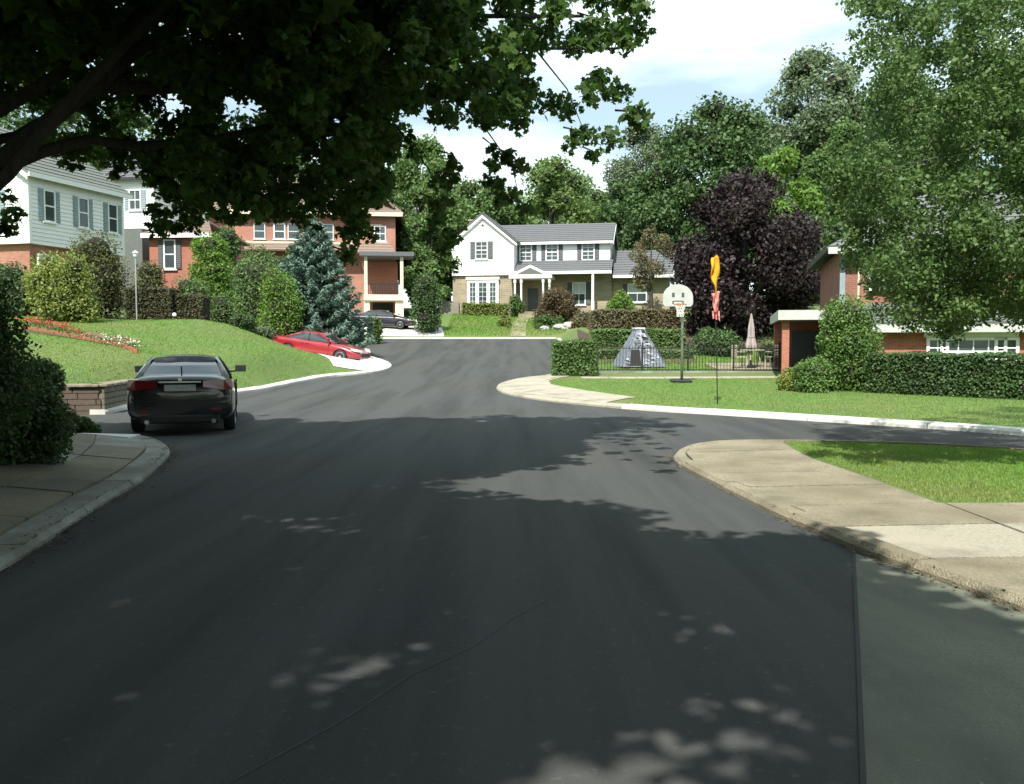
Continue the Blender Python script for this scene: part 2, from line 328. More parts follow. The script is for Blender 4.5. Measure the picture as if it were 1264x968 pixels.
ER2 = smooth_line([(21, -8), (11.5, 7.5), (9.4, 10.6), (7.7, 12.9), (6, 13.9), (4.5, 14.2), (3.4, 14.15), (2.75, 13.6), (2.35, 12.8), (2.18, 12), (2.2, 11), (2.33, 9.6), (2.45, 8.2), (2.65, 6.8), (2.85, 6), (3.05, 5.3), (3.2, 3.5), (3.3, 0), (3.3, -14)], 1)
ROAD = EL1 + EL2[:-1] + EL3 + EF[:-1] + ER1 + ER2
RP = np.array(ROAD)
def road_sd(X, Y):                                   # >0 outside the road, metres
    X = np.asarray(X, float); Y = np.asarray(Y, float)
    d = np.full(X.shape, 1e9); ins = np.zeros(X.shape, bool)
    for i in range(len(RP)):
        a = RP[i]; b = RP[(i + 1) % len(RP)]; ab = b - a; L2 = max(ab @ ab, 1e-9)
        t = np.clip(((X - a[0]) * ab[0] + (Y - a[1]) * ab[1]) / L2, 0, 1)
        d = np.minimum(d, np.hypot(X - a[0] - t * ab[0], Y - a[1] - t * ab[1]))
        c = ((a[1] > Y) != (b[1] > Y))
        with np.errstate(divide='ignore', invalid='ignore'):
            xi = a[0] + (Y - a[1]) * ab[0] / (ab[1] if ab[1] else 1e-12)
        ins ^= c & (X < xi)
    return np.where(ins, -d, d)
CP = np.array([
    (-9.9, 20.8, .62), (-12, 20.8, .75), (-15, 20, 1.1), (-20, 20, 1.6), (-11.5, 27, 1.43), (-14, 26, 1.6), (-16.5, 30, 2.1), (-13, 37, 2.55), (-16, 37, 2.5), (-10.8, 38, 1.9), (-12.2, 38, 2.42),
    (-9.1, 37, 1.15), (-10, 32, 1.35), (-9.9, 28, .8), (-20, 38, 2.7), (-8.3, 43.5, .65), (-12, 43.5, 1.35), (-16, 43, 2.4), (-10, 47.5, 1.3), (-14, 49, 2.4), (-20, 46, 3.3), (-23, 46, 3.8), (-30, 46, 4),
    (-14, 66.5, 3.0), (-8.5, 66.5, 2.6), (-9, 70, 3.0), (-20, 68, 3.4), (-5.5, 70, 3.0), (-4, 66.5, 2.45), (0, 66.5, 2.45), (3, 66.5, 2.5), (-4, 72, 3.5), (2, 72, 3.4), (-5, 77, 4.25), (4, 77, 4.3), (12, 77, 4.3), (18, 77, 4.3),
    (4.5, 41, .75), (6, 47, 1.5), (6, 54, 2.4), (8, 60, 3.0), (14, 42, .8), (14, 50, 1.6), (3, 36.5, .36), (8, 36, .36), (12, 36, .4), (2, 31, .2), (6, 30, .18), (10, 28, .15), (4, 26, .1), (9, 22, .05), (12, 26, .15), (14, 22, .1),
    (16, 34, .4), (25, 30, .6), (30, 50, 2), (22, 60, 3.4), (25, 80, 5), (0, 100, 5.6), (-40, 100, 6), (40, 100, 6), (-60, 60, 5), (60, 40, 3),
    (-6.5, 13, .1), (-8, 8, .3), (-12, 12, .7), (-5.5, 6, .06), (-6, 0, .1), (4, 8, .03), (8, 10, .05), (12, 5, .06), (5, 12, .05), (5, 0, .05), (20, 0, .2), (-20, 0, .8), (0, -40, 0.2), (40, -20, .3), (-40, -20, 1)], float)
def _phi(d): return -d
_A = _phi(np.hypot(CP[:, None, 0] - CP[None, :, 0], CP[:, None, 1] - CP[None, :, 1]))
_n = len(CP); _B = np.zeros((_n + 1, _n + 1)); _B[:_n, :_n] = _A + np.eye(_n) * 0.0; _B[:_n, _n] = 1; _B[_n, :_n] = 1
_W = np.linalg.solve(_B, np.concatenate([CP[:, 2], [0]]))
def H(X, Y):
    X = np.asarray(X, float); Y = np.asarray(Y, float); z = np.full(X.shape, _W[-1])
    Xc = np.clip(X, -90, 90); Yc = np.clip(Y, -60, 150)
    for i in range(_n): z = z - _W[i] * np.hypot(Xc - CP[i, 0], Yc - CP[i, 1])
    d = road_sd(X, Y); s = np.clip(d / 1.6, 0, 1); s = s * s * (3 - 2 * s)
    r = roadz(Y)
    return r + s * (z - r)
def GZ(x, y): return float(H(np.array([x]), np.array([y]))[0]) + 0.07
def ray(px, py):
    u = (px - CX) / FPX; v = (CY - py) / FPX; c, s = math.cos(PITCH), math.sin(PITCH)
    return Vector((u, c + v * s, -s + v * c))
def P(px, py, Y):
    d = ray(px, py); return Vector((0, 0, CAMH)) + d * (Y / d.y)
def PX(p):                                            # project
    c, s = math.cos(PITCH), math.sin(PITCH); x, y, z = p[0], p[1], p[2] - CAMH
    f = y * c - z * s; u = y * s + z * c
    if f <= 0.05: return None
    return (CX + FPX * x / f, CY - FPX * u / f)
def XA(px, Y): return P(px, HZ, Y).x
def ZA(py, Y): return P(CX, py, Y).z

gx = np.unique(np.concatenate([np.arange(-26, 22.01, 1 / 3), np.arange(-60, -26, 2), np.arange(24, 60, 2), np.array([-900, -500, -300, -200, -130, -90, -75, 75, 90, 130, 200, 300, 500, 900])]))
gy = np.unique(np.concatenate([np.arange(-2, 82.01, 1 / 3), np.arange(-60, -2, 3), np.arange(84, 150, 3), np.array([-900, -500, -250, -120, 170, 220, 300, 500, 900])]))
GX, GY = np.meshgrid(gx, gy)
HH = H(GX.ravel(), GY.ravel()); SD = road_sd(GX.ravel(), GY.ravel())
ZZ = HH + np.where(SD > 0.28, 0.07, -0.07)
V = np.stack([GX.ravel(), GY.ravel(), ZZ], 1); nx, ny = len(gx), len(gy)
idx = np.arange(nx * ny).reshape(ny, nx)
F = np.stack([idx[:-1, :-1], idx[:-1, 1:], idx[1:, 1:], idx[1:, :-1]], -1).reshape(-1, 4)
me = fast_mesh('ground', V, F, 'lawn'); me.polygons.foreach_set('use_smooth', [True] * len(me.polygons))
struct(link(bpy.data.objects.new('ground', me)))

def drape(name, poly, zoff, m, hfun, step=1 / 3, parent=None, thick=0.0, xs=True):
    bm = bmesh.new(); vs = [bm.verts.new((x, y, 0)) for x, y in poly]
    es = [bm.edges.new((vs[i], vs[(i + 1) % len(vs)])) for i in range(len(vs))]
    bmesh.ops.triangle_fill(bm, use_beauty=True, edges=es, normal=(0, 0, 1))
    X = [p[0] for p in poly]; Y = [p[1] for p in poly]
    def cut(co, no):
        g = bm.verts[:] + bm.edges[:] + bm.faces[:]
        bmesh.ops.bisect_plane(bm, geom=g, plane_co=co, plane_no=no, dist=1e-4)
    if xs:
        for k in range(math.ceil(min(X) / step), math.floor(max(X) / step) + 1): cut((k * step, 0, 0), (1, 0, 0))
    for k in range(math.ceil(min(Y) / step), math.floor(max(Y) / step) + 1): cut((0, k * step, 0), (0, 1, 0))
    co = np.array([v.co[:] for v in bm.verts]); z = hfun(co[:, 0], co[:, 1]) + zoff
    for v, q in zip(bm.verts, z): v.co.z = q
    bmesh.ops.recalc_face_normals(bm, faces=bm.faces)
    if sum(f.normal.z for f in bm.faces) < 0: bmesh.ops.reverse_faces(bm, faces=bm.faces)
    if thick:
        r = bmesh.ops.extrude_face_region(bm, geom=bm.faces[:])
        for v in [g for g in r['geom'] if isinstance(g, bmesh.types.BMVert)]: v.co.z += thick
        bmesh.ops.recalc_face_normals(bm, faces=bm.faces)
    me = bpy.data.meshes.new(name); bm.to_mesh(me); bm.free(); me.materials.append(M[m])
    return link(bpy.data.objects.new(name, me), parent)
rz_fun = lambda X, Y: roadz(Y)
road = struct(drape('road', ROAD, 0.0, 'asphalt', rz_fun, 1.0, xs=False))
# older paving strip at the right edge, with a tar seam
patch = [(2.62, 6.73), (2.78, 6.3), (2.98, 5.6), (3.12, 4.6), (3.22, 3.3), (3.27, 0), (3.27, -6), (-2.13, -6)]
struct(drape('road_patch', patch, 0.004, 'old_asphalt', rz_fun, 1.0, xs=False))
mb = MB(); sp = [(2.62 - .3735 * k, 6.73 - k) for k in np.linspace(12.7, 0, 24)]
for a, b in zip(sp[:-1], sp[1:]): mb.add([(a[0] - .02, a[1], .009), (a[0] + .003, a[1], .009), (b[0] + .003, b[1], .009), (b[0] - .02, b[1], .009)], [(0, 1, 2, 3)])
mb.build('tar_seam', 'tar', road)
mb = MB(); sp = [(-.98 + .88 * k + .02 * math.sin(k * 9), 3.26 + 1.64 * k + .02 * math.sin(k * 13)) for k in np.linspace(-4, 1.4, 40)]
for a, b in zip(sp[:-1], sp[1:]): mb.add([(a[0] - .005, a[1], .004), (a[0] + .005, a[1], .004), (b[0] + .005, b[1], .004), (b[0] - .005, b[1], .004)], [(0, 1, 2, 3)])
mb.build('paving_seam', 'seam', road)

def resample(pts, step):
    pts = [Vector((p[0], p[1])) for p in pts]; L = [0]
    for a, b in zip(pts[:-1], pts[1:]): L.append(L[-1] + (b - a).length)
    n = max(1, round(L[-1] / step)); out = []
    for k in range(n + 1):
        t = L[-1] * k / n; i = max(j for j in range(len(L)) if L[j] <= t + 1e-9); i = min(i, len(pts) - 2)
        f = (t - L[i]) / max(L[i + 1] - L[i], 1e-9); out.append(pts[i].lerp(pts[i + 1], f))
    return out
def kerb_run(pts, width, side, m, piece=1.5, top=0.11, label=None, jit=0.006):
    root = bpy.data.objects.new('kerb', None); link(root); root['kind'] = 'structure'
    R = resample(pts, piece / 4); n = len(R)
    nor = []
    for i in range(n):
        t = (R[min(i + 1, n - 1)] - R[max(i - 1, 0)]).normalized(); nor.append(Vector((-t.y, t.x)) * side)
    i = 0
    while i < n - 1:
        j = min(i + 4, n - 1); mb = MB(); vs = []; dz = rnd.uniform(-jit, jit); dn = rnd.uniform(-jit, jit)
        for k in range(i, j + 1):
            q = R[k]
            if k == i: q = R[i].lerp(R[i + 1], 0.02)
            if k == j: q = R[j].lerp(R[j - 1], 0.02)
            o = nor[k]; z = float(roadz(q.y)) + dz
            prof = [(-0.0, -0.15), (0.0, top - 0.045), (0.04, top), (width, top + 0.005), (width, -0.15)]
            vs += [(q.x + o.x * (a + dn), q.y + o.y * (a + dn), z + h) for a, h in prof]
        k = 5; fs = []
        for s_ in range(j - i):
            for e in range(k): fs.append((s_ * k + e, s_ * k + (e + 1) % k, (s_ + 1) * k + (e + 1) % k, (s_ + 1) * k + e))
        fs.append(tuple(range(k))); fs.append(tuple(range((j - i) * k, (j - i) * k + k)))
        mb.add(vs, fs).build('kerb_stone', m, root); i = j
    return root
kerb_run(EL1, 0.32, 1, 'grey_conc', 1.6, top=.08)
kerb_run(EL3, 0.34, 1, 'white_conc', 2.4)
kerb_run([(-30, 64.5), (-14, 65), (3.2, 65)], 0.4, 1, 'white_conc', 3.0)
iw = min(range(len(ER1)), key=lambda i: abs(ER1[i][0] - 2.6) + abs(ER1[i][1] - 22.1))
kerb_run(ER1[:iw + 1], 0.36, 1, 'tan_light', 2.0, top=.09)
kerb_run(ER1[iw:], 0.36, 1, 'white_conc', 2.4)
kerb_run(ER2, 0.16, 1, 'tan_conc', 1.8, top=.085)

def up(X, Y): return H(X, Y) + 0.07
# paving slabs : each slab one object under its pavement
def slab(poly, m, parent, zt=0.018, th=0.14):
    c = Vector((sum(p[0] for p in poly) / len(poly), sum(p[1] for p in poly) / len(poly)))
    q = []
    for p in poly:
        v = Vector(p) - c; q.append(c + v * (1 - 0.02 / max(v.length, 0.1)))
    z = up(np.array([p.x for p in q]), np.array([p.y for p in q])) + zt + rnd.uniform(-.006, .006)
    n = len(q); mb = MB()
    mb.add([(p.x, p.y, h) for p, h in zip(q, z)] + [(p.x, p.y, h - th) for p, h in zip(q, z)],
           [tuple(range(n)), tuple(range(n, 2 * n))[::-1]] + [(i, (i + 1) % n, n + (i + 1) % n, n + i) for i in range(n)])
    return mb.build('paving_slab', m, parent)
pv = link(bpy.data.objects.new('pavement', None)); pv['kind'] = 'structure'
O = [(3.25, 14.0), (2.74, 13.38), (2.42, 12.4), (2.34, 11.4), (2.4, 10.4), (2.5, 9.4), (2.6, 8.32)]
I = [(4.3, 13.95), (4.12, 13.4), (3.98, 12.5), (3.9, 11.4), (3.95, 10.4), (3.99, 9.4), (4.02, 8.32)]
for i in range(len(O) - 1): slab([O[i], O[i + 1], I[i + 1], I[i]], 'tan_conc', pv)
rows = [(8.3, 7.35, 'tan_conc'), (7.35, 6.25, 'tan_light'), (6.25, 5.0, 'tan_conc'), (5.0, 3.6, 'tan_conc'), (3.6, 2.2, 'tan_conc'), (2.2, 0.6, 'tan_conc')]
def rx(y): return float(np.interp(y, [0, 3.5, 5.3, 6, 6.8, 8.2, 9.6], [3.47, 3.37, 3.21, 3.02, 2.82, 2.62, 2.5]))
for y1, y0, m in rows:
    xs = [None, 4.05, 5.6, 7.2, 8.8]
    for k in range(4):
        a0 = rx(y1) if k == 0 else xs[k]; b0 = rx(y0) if k == 0 else xs[k]
        slab([(b0, y0), (xs[k + 1], y0), (xs[k + 1], y1), (a0, y1)], m, pv)
pl = link(bpy.data.objects.new('pavement', None)); pl['kind'] = 'structure'
def lx(y): return float(np.interp(y, [0, 3.5, 6.3, 7.6, 8.9, 10.1, 11.6, 13.2, 14.3], [-3.66, -3.76, -3.96, -4.2, -4.45, -4.6, -4.95, -5.4, -5.95]))
def li(y): return float(np.interp(y, [0, 4, 8, 10.5, 11.7, 14.9], [-5.4, -5.5, -5.75, -6.05, -6.35, -7.7]))
ys = [1.2, 2.5, 3.8, 5.1, 6.4, 7.7, 9.0, 10.3, 11.6, 12.9, 14.1]
for a, b in zip(ys[:-1], ys[1:]):
    m1 = 0.5
    xa, xb = lx(a) * m1 + li(a) * (1 - m1), lx(b) * m1 + li(b) * (1 - m1)
    slab([(li(a), a), (xa, a), (xb, b), (li(b), b)], rnd.choice(['brown_conc', 'brown_conc', 'grey_conc']), pl)
    slab([(xa, a), (lx(a), a), (lx(b), b), (xb, b)], rnd.choice(['brown_conc', 'grey_conc', 'brown_conc']), pl)
for x0, x1 in ((-6.1, -6.9), (-6.9, -7.7)):
    slab([(x1, 14.13), (x0, 14.13), (x0 + (-.1 if x0 > -6.5 else 0), 14.85), (x1, 14.9)], 'white_conc', pl, 0.025)
# corner apron across the road, and the thin path before the fence
pf = link(bpy.data.objects.new('pavement', None)); pf['kind'] = 'structure'
drape('corner_apron', [(1.6, 35.6), (0.5, 34.0), (-0.2, 31.6), (-0.3, 29.2), (0.05, 27.0), (1.0, 24.9), (2.4, 22.8), (3.4, 24.2), (2.3, 26.6), (1.3, 29.5), (1.3, 31.5), (1.8, 33.4), (2.5, 34.9)], .015, 'tan_light', up, 1 / 3)['kind'] = 'structure'
A1 = [(2.0, 36.0), (0.75, 34.0), (0.05, 31.6), (-0.1, 29.3), (0.25, 27.4), (1.2, 25.4), (2.6, 23.2)]
B1 = [(2.4, 34.8), (1.7, 33.6), (1.2, 31.5), (1.2, 29.6), (1.6, 28.0), (2.3, 26.4), (3.2, 24.4)]
for i in range(len(A1) - 1): slab([A1[i], B1[i], B1[i + 1], A1[i + 1]], 'tan_light', pf, 0.025)
for k in range(12):
    x = 2.6 + k * 1.05; slab([(x, 33.3), (x + 1.05, 33.3), (x + 1.05, 34.0), (x, 34.0)], 'tan_light', pf, 0.025)
# driveways
drape('driveway', [(-5.9, 41.3), (-6.1, 38.2), (-7.4, 37.0), (-8.3, 38.6), (-9.3, 41.0), (-13, 41.6), (-18, 42), (-18, 46), (-12, 45.8), (-8.2, 46.2), (-7.0, 45.9), (-6.2, 43.6)], 0.03, 'white_conc', up, 0.5)['kind'] = 'structure'
drape('driveway', [(-12, 65.4), (-5.0, 65.4), (-5.3, 68), (-6.6, 73), (-13, 73), (-13, 69)], 0.03, 'white_conc', up, 0.5)['kind'] = 'structure'
drape('garden_path', [(-.1, 65.5), (1.0, 65.5), (1.1, 70), (1.6, 75), (2.2, 77.5), (1.0, 77.5), (.5, 74), (0, 70)], 0.03, 'tan_conc', up, 0.5)['kind'] = 'structure'
drape('patio', [(8.6, 36.8), (12.5, 36.8), (12.5, 40), (8.6, 40)], 0.03, 'tan_conc', up, 0.5)['kind'] = 'structure'
def bed(poly): drape('planting_bed', poly, 0.02, 'mulch', up, 0.5)['kind'] = 'structure'
bed([(-7.75, 14.7), (-6.4, 11.7), (-6.1, 10.5), (-5.8, 8), (-5.55, 4), (-5.45, 0), (-11, 0), (-12, 8), (-12, 15.2)])
bed([(-21, 37.6), (-12.5, 37.6), (-11.2, 39.2), (-12.5, 41.2), (-21, 41.4)])
bed([(-14.5, 46.5), (-8.0, 47.0), (-8.8, 50), (-16, 51)])
bed([(-17.8, 29.8), (-13.9, 28.6), (-11.7, 27.0), (-11.4, 26.6), (-13.8, 28.0), (-17.8, 29.1)])
bed([(3.6, 40), (8.4, 40), (9, 46), (14, 47), (14, 60), (4.5, 62), (3.8, 50)])

# ------------------------------------------------------------------ foliage
LEAFS = {
    'rhomb': (np.array([(0, -.5, 0), (.32, 0, .08), (0, .5, 0), (-.32, 0, .08)]), np.array([(0, 1, 2), (0, 2, 3)])),
    'needle': (np.array([(-.10, -.5, 0), (.10, -.5, 0), (0, .5, 0)]), np.array([(0, 1, 2)])),
    'blade': (np.array([(-.10, 0, 0), (.10, 0, 0), (0.04, 1.0, 0.12)]), np.array([(0, 1, 2)])),
}
LEAFS['lobed'] = (np.array([(0, -.45, 0), (.5, -.15, -.05), (.2, .1, .04), (0, .6, -.05), (-.2, .1, .04), (-.5, -.15, -.05)]), np.array([(0, 1, 2), (0, 2, 4), (2, 3, 4), (0, 4, 5)]))
_ml = [(0, 0, 0), (0, -.5, 0), (.22, -.34, .03), (.5, -.28, -.05), (.36, -.02, .04), (.55, .22, -.06), (.22, .22, .03), (0, .62, -.06), (-.22, .22, .03), (-.55, .22, -.06), (-.36, -.02, .04), (-.5, -.28, -.05), (-.22, -.34, .03)]
LEAFS['maple'] = (np.array(_ml), np.array([(0, i, i + 1) for i in range(1, 12)] + [(0, 12, 1)]))
def leaves(name, Pn, size, m, shape='rhomb', out=None, up_=0.5, outw=0.5, parent=None, tang=None, squash=1.0):
    n = len(Pn); Sh, Fc = LEAFS[shape]
    nor = rng.normal(size=(n, 3)); nor /= np.linalg.norm(nor, axis=1)[:, None]
    nor[:, 2] += up_
    if out is not None: nor += out * outw
    nor /= np.linalg.norm(nor, axis=1)[:, None] + 1e-9
    t = rng.normal(size=(n, 3)) if tang is None else tang + rng.normal(size=(n, 3)) * 0.35
    t -= (t * nor).sum(1)[:, None] * nor; t /= np.linalg.norm(t, axis=1)[:, None] + 1e-9
    b = np.cross(nor, t)
    sz = size * rng.uniform(.65, 1.3, n)
    V = Pn[:, None, :] + sz[:, None, None] * (Sh[None, :, 0:1] * squash * b[:, None, :] + Sh[None, :, 1:2] * t[:, None, :] + Sh[None, :, 2:3] * nor[:, None, :])
    k = len(Sh); Fn = (np.arange(n)[:, None, None] * k + Fc[None]).reshape(-1, Fc.shape[1])
    o = bpy.data.objects.new(name, fast_mesh(name, V.reshape(-1, 3), Fn, m)); link(o, parent); return o
def blob_points(cs, rs, n, shell=0.45, zsq=0.8):
    cs = np.array(cs, float); rs = np.array(rs, float); w = rs ** 2; w /= w.sum()
    k = rng.choice(len(cs), n, p=w); d = rng.normal(size=(n, 3)); d /= np.linalg.norm(d, axis=1)[:, None]
    r = rs[k] * (shell + (1 - shell) * rng.random(n) ** 0.6) * rng.uniform(.9, 1.12, n)
    p = cs[k] + d * r[:, None] * np.array([1, 1, zsq]); return p, d
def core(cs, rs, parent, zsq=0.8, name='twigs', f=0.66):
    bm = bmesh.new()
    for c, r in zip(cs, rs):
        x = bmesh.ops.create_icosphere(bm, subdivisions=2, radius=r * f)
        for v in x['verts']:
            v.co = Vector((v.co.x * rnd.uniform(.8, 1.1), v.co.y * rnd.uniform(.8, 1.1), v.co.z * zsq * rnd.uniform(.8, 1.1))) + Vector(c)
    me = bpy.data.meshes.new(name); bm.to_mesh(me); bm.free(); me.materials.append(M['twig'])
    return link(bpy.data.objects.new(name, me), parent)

def tree(label, x, Y, top, width, m, name='leafy_tree', cat='tree', bottom=None, n=9000, leaf=0.32, blobs=26, group='trees beyond the houses', z0=None, shape='round', lean=0, squash=1.0, depth=1.0, trunk_r=None, core_f=0.5):
    """x: metres, top: crown top height (world z), width: crown width in metres"""
    zg = GZ(x, Y) if z0 is None else z0
    root = thing(name, label, cat, (x, Y, zg), group=group)
    h = top - zg; cb = h * 0.22 if bottom is None else bottom - zg; R = width / 2
    cs, rs = [], []
    for i in range(blobs):
        t = (i + rnd.random()) / blobs; a = rnd.uniform(0, 2 * PI)
        if shape == 'round': env = math.sqrt(max(0.02, 1 - (2 * t - 0.9) ** 2 * 0.82))
        elif shape == 'cone': env = (1 - t) ** 0.8 + 0.08
        else: env = max(.0, 1 - (abs(t - .42) / .62) ** 2.6) * .92 + .12
        rr = R * env * math.sqrt(rnd.uniform(0.15, 1)); br = R * rnd.uniform(.32, .50) * (0.55 + 0.45 * env)
        rr = max(0, min(rr, R * env - br * 0.5))
        cs.append((rr * math.cos(a) + lean * t, rr * math.sin(a) * depth, cb + (h - cb - br * .55) * t)); rs.append(br)
    p, d = blob_points(cs, rs, n, .35); p += rng.normal(size=p.shape) * R * .035
    leaves('crown', p, leaf, m, 'rhomb', d, parent=root, squash=squash)
    # opaque branch mass deep inside the crown
    big = sorted(range(blobs), key=lambda i: math.hypot(cs[i][0], cs[i][1]))[:max(3, blobs // 2)]
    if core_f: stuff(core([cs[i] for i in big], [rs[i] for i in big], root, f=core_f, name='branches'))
    tr = trunk_r or max(0.07, h * 0.022); mb = MB()
    mb.tube([(0, 0, -0.2), (0.03, 0, h * .2), (lean * .3 - .04, 0.05, h * .5), (lean * .6, 0, h * .82)], [tr * 1.3, tr, tr * .6, tr * .15], 8)
    for i in range(0, blobs, 3):
        c = Vector(cs[i]); s0 = Vector((lean * .2, 0, max(0.3, min(h * .75, c.z * .6))))
        mb.tube([s0, s0.lerp(c, .5) + Vector((0, 0, -.1 * R * .3)), c], [tr * .4, tr * .22, tr * .06], 5, cap=False)
    mb.build('trunk', 'bark', root, smooth=True)
    return root

def shrub(label, x, Y, w, h, m, n=1800, leaf=0.14, name='shrub', z=None, depth=None, group=None, loose=0.0, cat='shrub', blobs=None, cone=False):
    zg = (GZ(x, Y) if z is None else z) - 0.05; d = depth or w
    root = thing(name, label, cat, (x, Y, zg), group=group)
    k = blobs or 9; cs, rs = [], []
    base = min(w, d, h)
    for i in range(k):
        a = rnd.uniform(0, 2 * PI); t = rnd.random() if k > 1 else .5
        env = math.sqrt(max(.1, 1 - (t * 1.15 - .35) ** 2)) if not cone else (1.05 - .8 * t)
        r = base * rnd.uniform(.2, .3) * (0.7 + .3 * env); q = math.sqrt(rnd.uniform(.1, 1)) * env
        cs.append((max(0, w / 2 - r) * q * math.cos(a), max(0, d / 2 - r) * q * math.sin(a), r * .6 + (h - r * 1.5) * t)); rs.append(r)
    cs.append((0, 0, h * .45)); rs.append(base * .42)
    if h > 1.3 * w: cs += [(0, 0, h * .25), (.05 * w, 0, h * .52), (0, 0, h * .74)]; rs += [w * .48, w * .46, w * .38]
    p, dd = blob_points(cs, rs, n, 0.6 - loose, 0.95); keep = p[:, 2] > 0.0; p, dd = p[keep], dd[keep]
    leaves('foliage', p, leaf, m, 'rhomb', dd, parent=root)
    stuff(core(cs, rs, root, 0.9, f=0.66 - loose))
    return root

def hedge(label, p0, p1, depth, h, m, n=3000, leaf=0.1, zs=None, name='hedge', group=None, top_m=None):
    p0, p1 = Vector(p0), Vector(p1); L = (p1 - p0).length; a = math.atan2(p1.y - p0.y, p1.x - p0.x)
    c = (p0 + p1) / 2; z0, z1 = (GZ(*p0), GZ(*p1)) if zs is None else zs; zc = (z0 + z1) / 2 - .05
    root = thing(name, label, 'hedge', (c.x, c.y, zc), a, group)
    sl_ = (z1 - z0) / L
    P3 = rng.uniform(-1, 1, (n, 3)); face = rng.choice(6, n, p=[.3, .06, .05, .05, .5, .04])
    for f_, (ax, sg) in enumerate([(1, -1), (1, 1), (0, -1), (0, 1), (2, 1), (2, -1)]):
        k = face == f_; P3[k, ax] = sg * rng.uniform(.88, 1.05, k.sum())
    out_ = np.where(np.abs(P3) > .86, P3, 0)
    Q = P3 * np.array([L / 2, depth / 2, h / 2]); Q[:, 2] += h / 2
    Q += rng.normal(size=Q.shape) * leaf * .25; Q[:, 2] += Q[:, 0] * sl_ + 0.03 * np.sin(Q[:, 0] * 3.1) ; Q[:, 2] = np.maximum(Q[:, 2], Q[:, 0] * sl_ + 0.02)
    leaves('foliage', Q, leaf, m, 'rhomb', out_, outw=.7, parent=root)
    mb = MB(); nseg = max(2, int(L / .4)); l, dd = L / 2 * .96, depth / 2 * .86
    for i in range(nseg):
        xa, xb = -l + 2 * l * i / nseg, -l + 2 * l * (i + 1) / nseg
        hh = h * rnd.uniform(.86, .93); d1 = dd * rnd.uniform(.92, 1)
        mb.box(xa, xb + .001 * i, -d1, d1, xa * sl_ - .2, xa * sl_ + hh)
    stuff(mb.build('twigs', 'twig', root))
    return root

# lawn blades
def in_poly(X, Y, poly):
    ins = np.zeros(X.shape, bool); n = len(poly)
    for i in range(n):
        a, b = poly[i], poly[(i + 1) % n]; c = ((a[1] > Y) != (b[1] > Y))
        ins ^= c & (X < a[0] + (Y - a[1]) * (b[0] - a[0]) / ((b[1] - a[1]) or 1e-9))
    return ins
def grass(poly, n, hgt, wd=None):
    q = np.array(poly); lo, hi = q.min(0), q.max(0)
    X = rng.uniform(lo[0], hi[0], n * 2); Y = rng.uniform(lo[1], hi[1], n * 2)
    k = in_poly(X, Y, poly) & (road_sd(X, Y) > 0.37); X, Y = X[k][:n], Y[k][:n]
    Z = up(X, Y) - 0.005; Pn = np.stack([X, Y, Z], 1)
    t = np.zeros_like(Pn); t[:, 2] = 1
    o = leaves('grass', Pn, hgt, 'blade', 'blade', up_=0.0, tang=t, squash=1.0 if wd is None else wd)
    stuff(o); o['label'] = 'short mown green grass'; return o
grass([(4.35, 14.05), (4.2, 13.4), (4.05, 12.5), (3.97, 11.4), (4.02, 10.4), (4.06, 9.4), (4.09, 8.36), (10.5, 8.36), (9.2, 10.6), (7.6, 12.7), (6, 13.7)], 100000, 0.036, 1.4)
grass([(1.25, 29.5), (1.6, 28), (2.3, 26.4), (3.15, 24.5), (2.9, 22.4), (4.6, 20.0), (6.2, 18.5), (9.0, 15.4), (14, 8), (14, 24), (10, 28), (14, 33.2), (2.6, 33.2), (1.5, 33)], 90000, 0.042, 1.9)
grass([(-17.5, 20.6), (-9.6, 20.6), (-9.9, 24), (-9.6, 26), (-8.2, 27.5), (-7.9, 31), (-7.6, 33.5), (-7.2, 36), (-7.5, 36.9), (-8.4, 38.6), (-11.0, 39.2), (-12.5, 37.6), (-21, 37.6), (-21, 24)], 90000, 0.05, 2.3)
grass([(-5, 65.6), (4, 65.6), (5, 76.5), (-5, 76.5)], 20000, 0.12, 2.5)
grass([(2.6, 36.6), (8.5, 36.6), (8.5, 40), (14, 41), (12, 44), (9, 44), (2.8, 41)], 16000, 0.08, 2.0)

def litter(line, n, off, wd, name='leaf_litter'):
    q = resample(line, .3); P3 = []
    for i in range(n):
        k = rnd.randrange(len(q) - 1); p = q[k].lerp(q[k + 1], rnd.random()); t = (q[k + 1] - q[k]).normalized(); g = rnd.gauss(off, wd)
        c = math.sin(k * .9) + math.sin(k * .37 + 2)
        if c < rnd.uniform(-1.4, .9): continue
        P3.append((p.x - t.y * g, p.y + t.x * g, float(roadz(p.y)) + .012 + rnd.random() * .01 + (.07 if g > 0.02 else 0)))
    o = leaves(name, np.array(P3), .035, 'litter', 'rhomb', up_=3.0); stuff(o); o['label'] = 'brown leaf litter and grit gathered along the kerb'
litter([p for p in ER2 if p[1] < 14.3 and p[0] < 6], 1400, -.035, .035); litter([p for p in EL1 if p[1] > 1], 1800, -.05, .08)
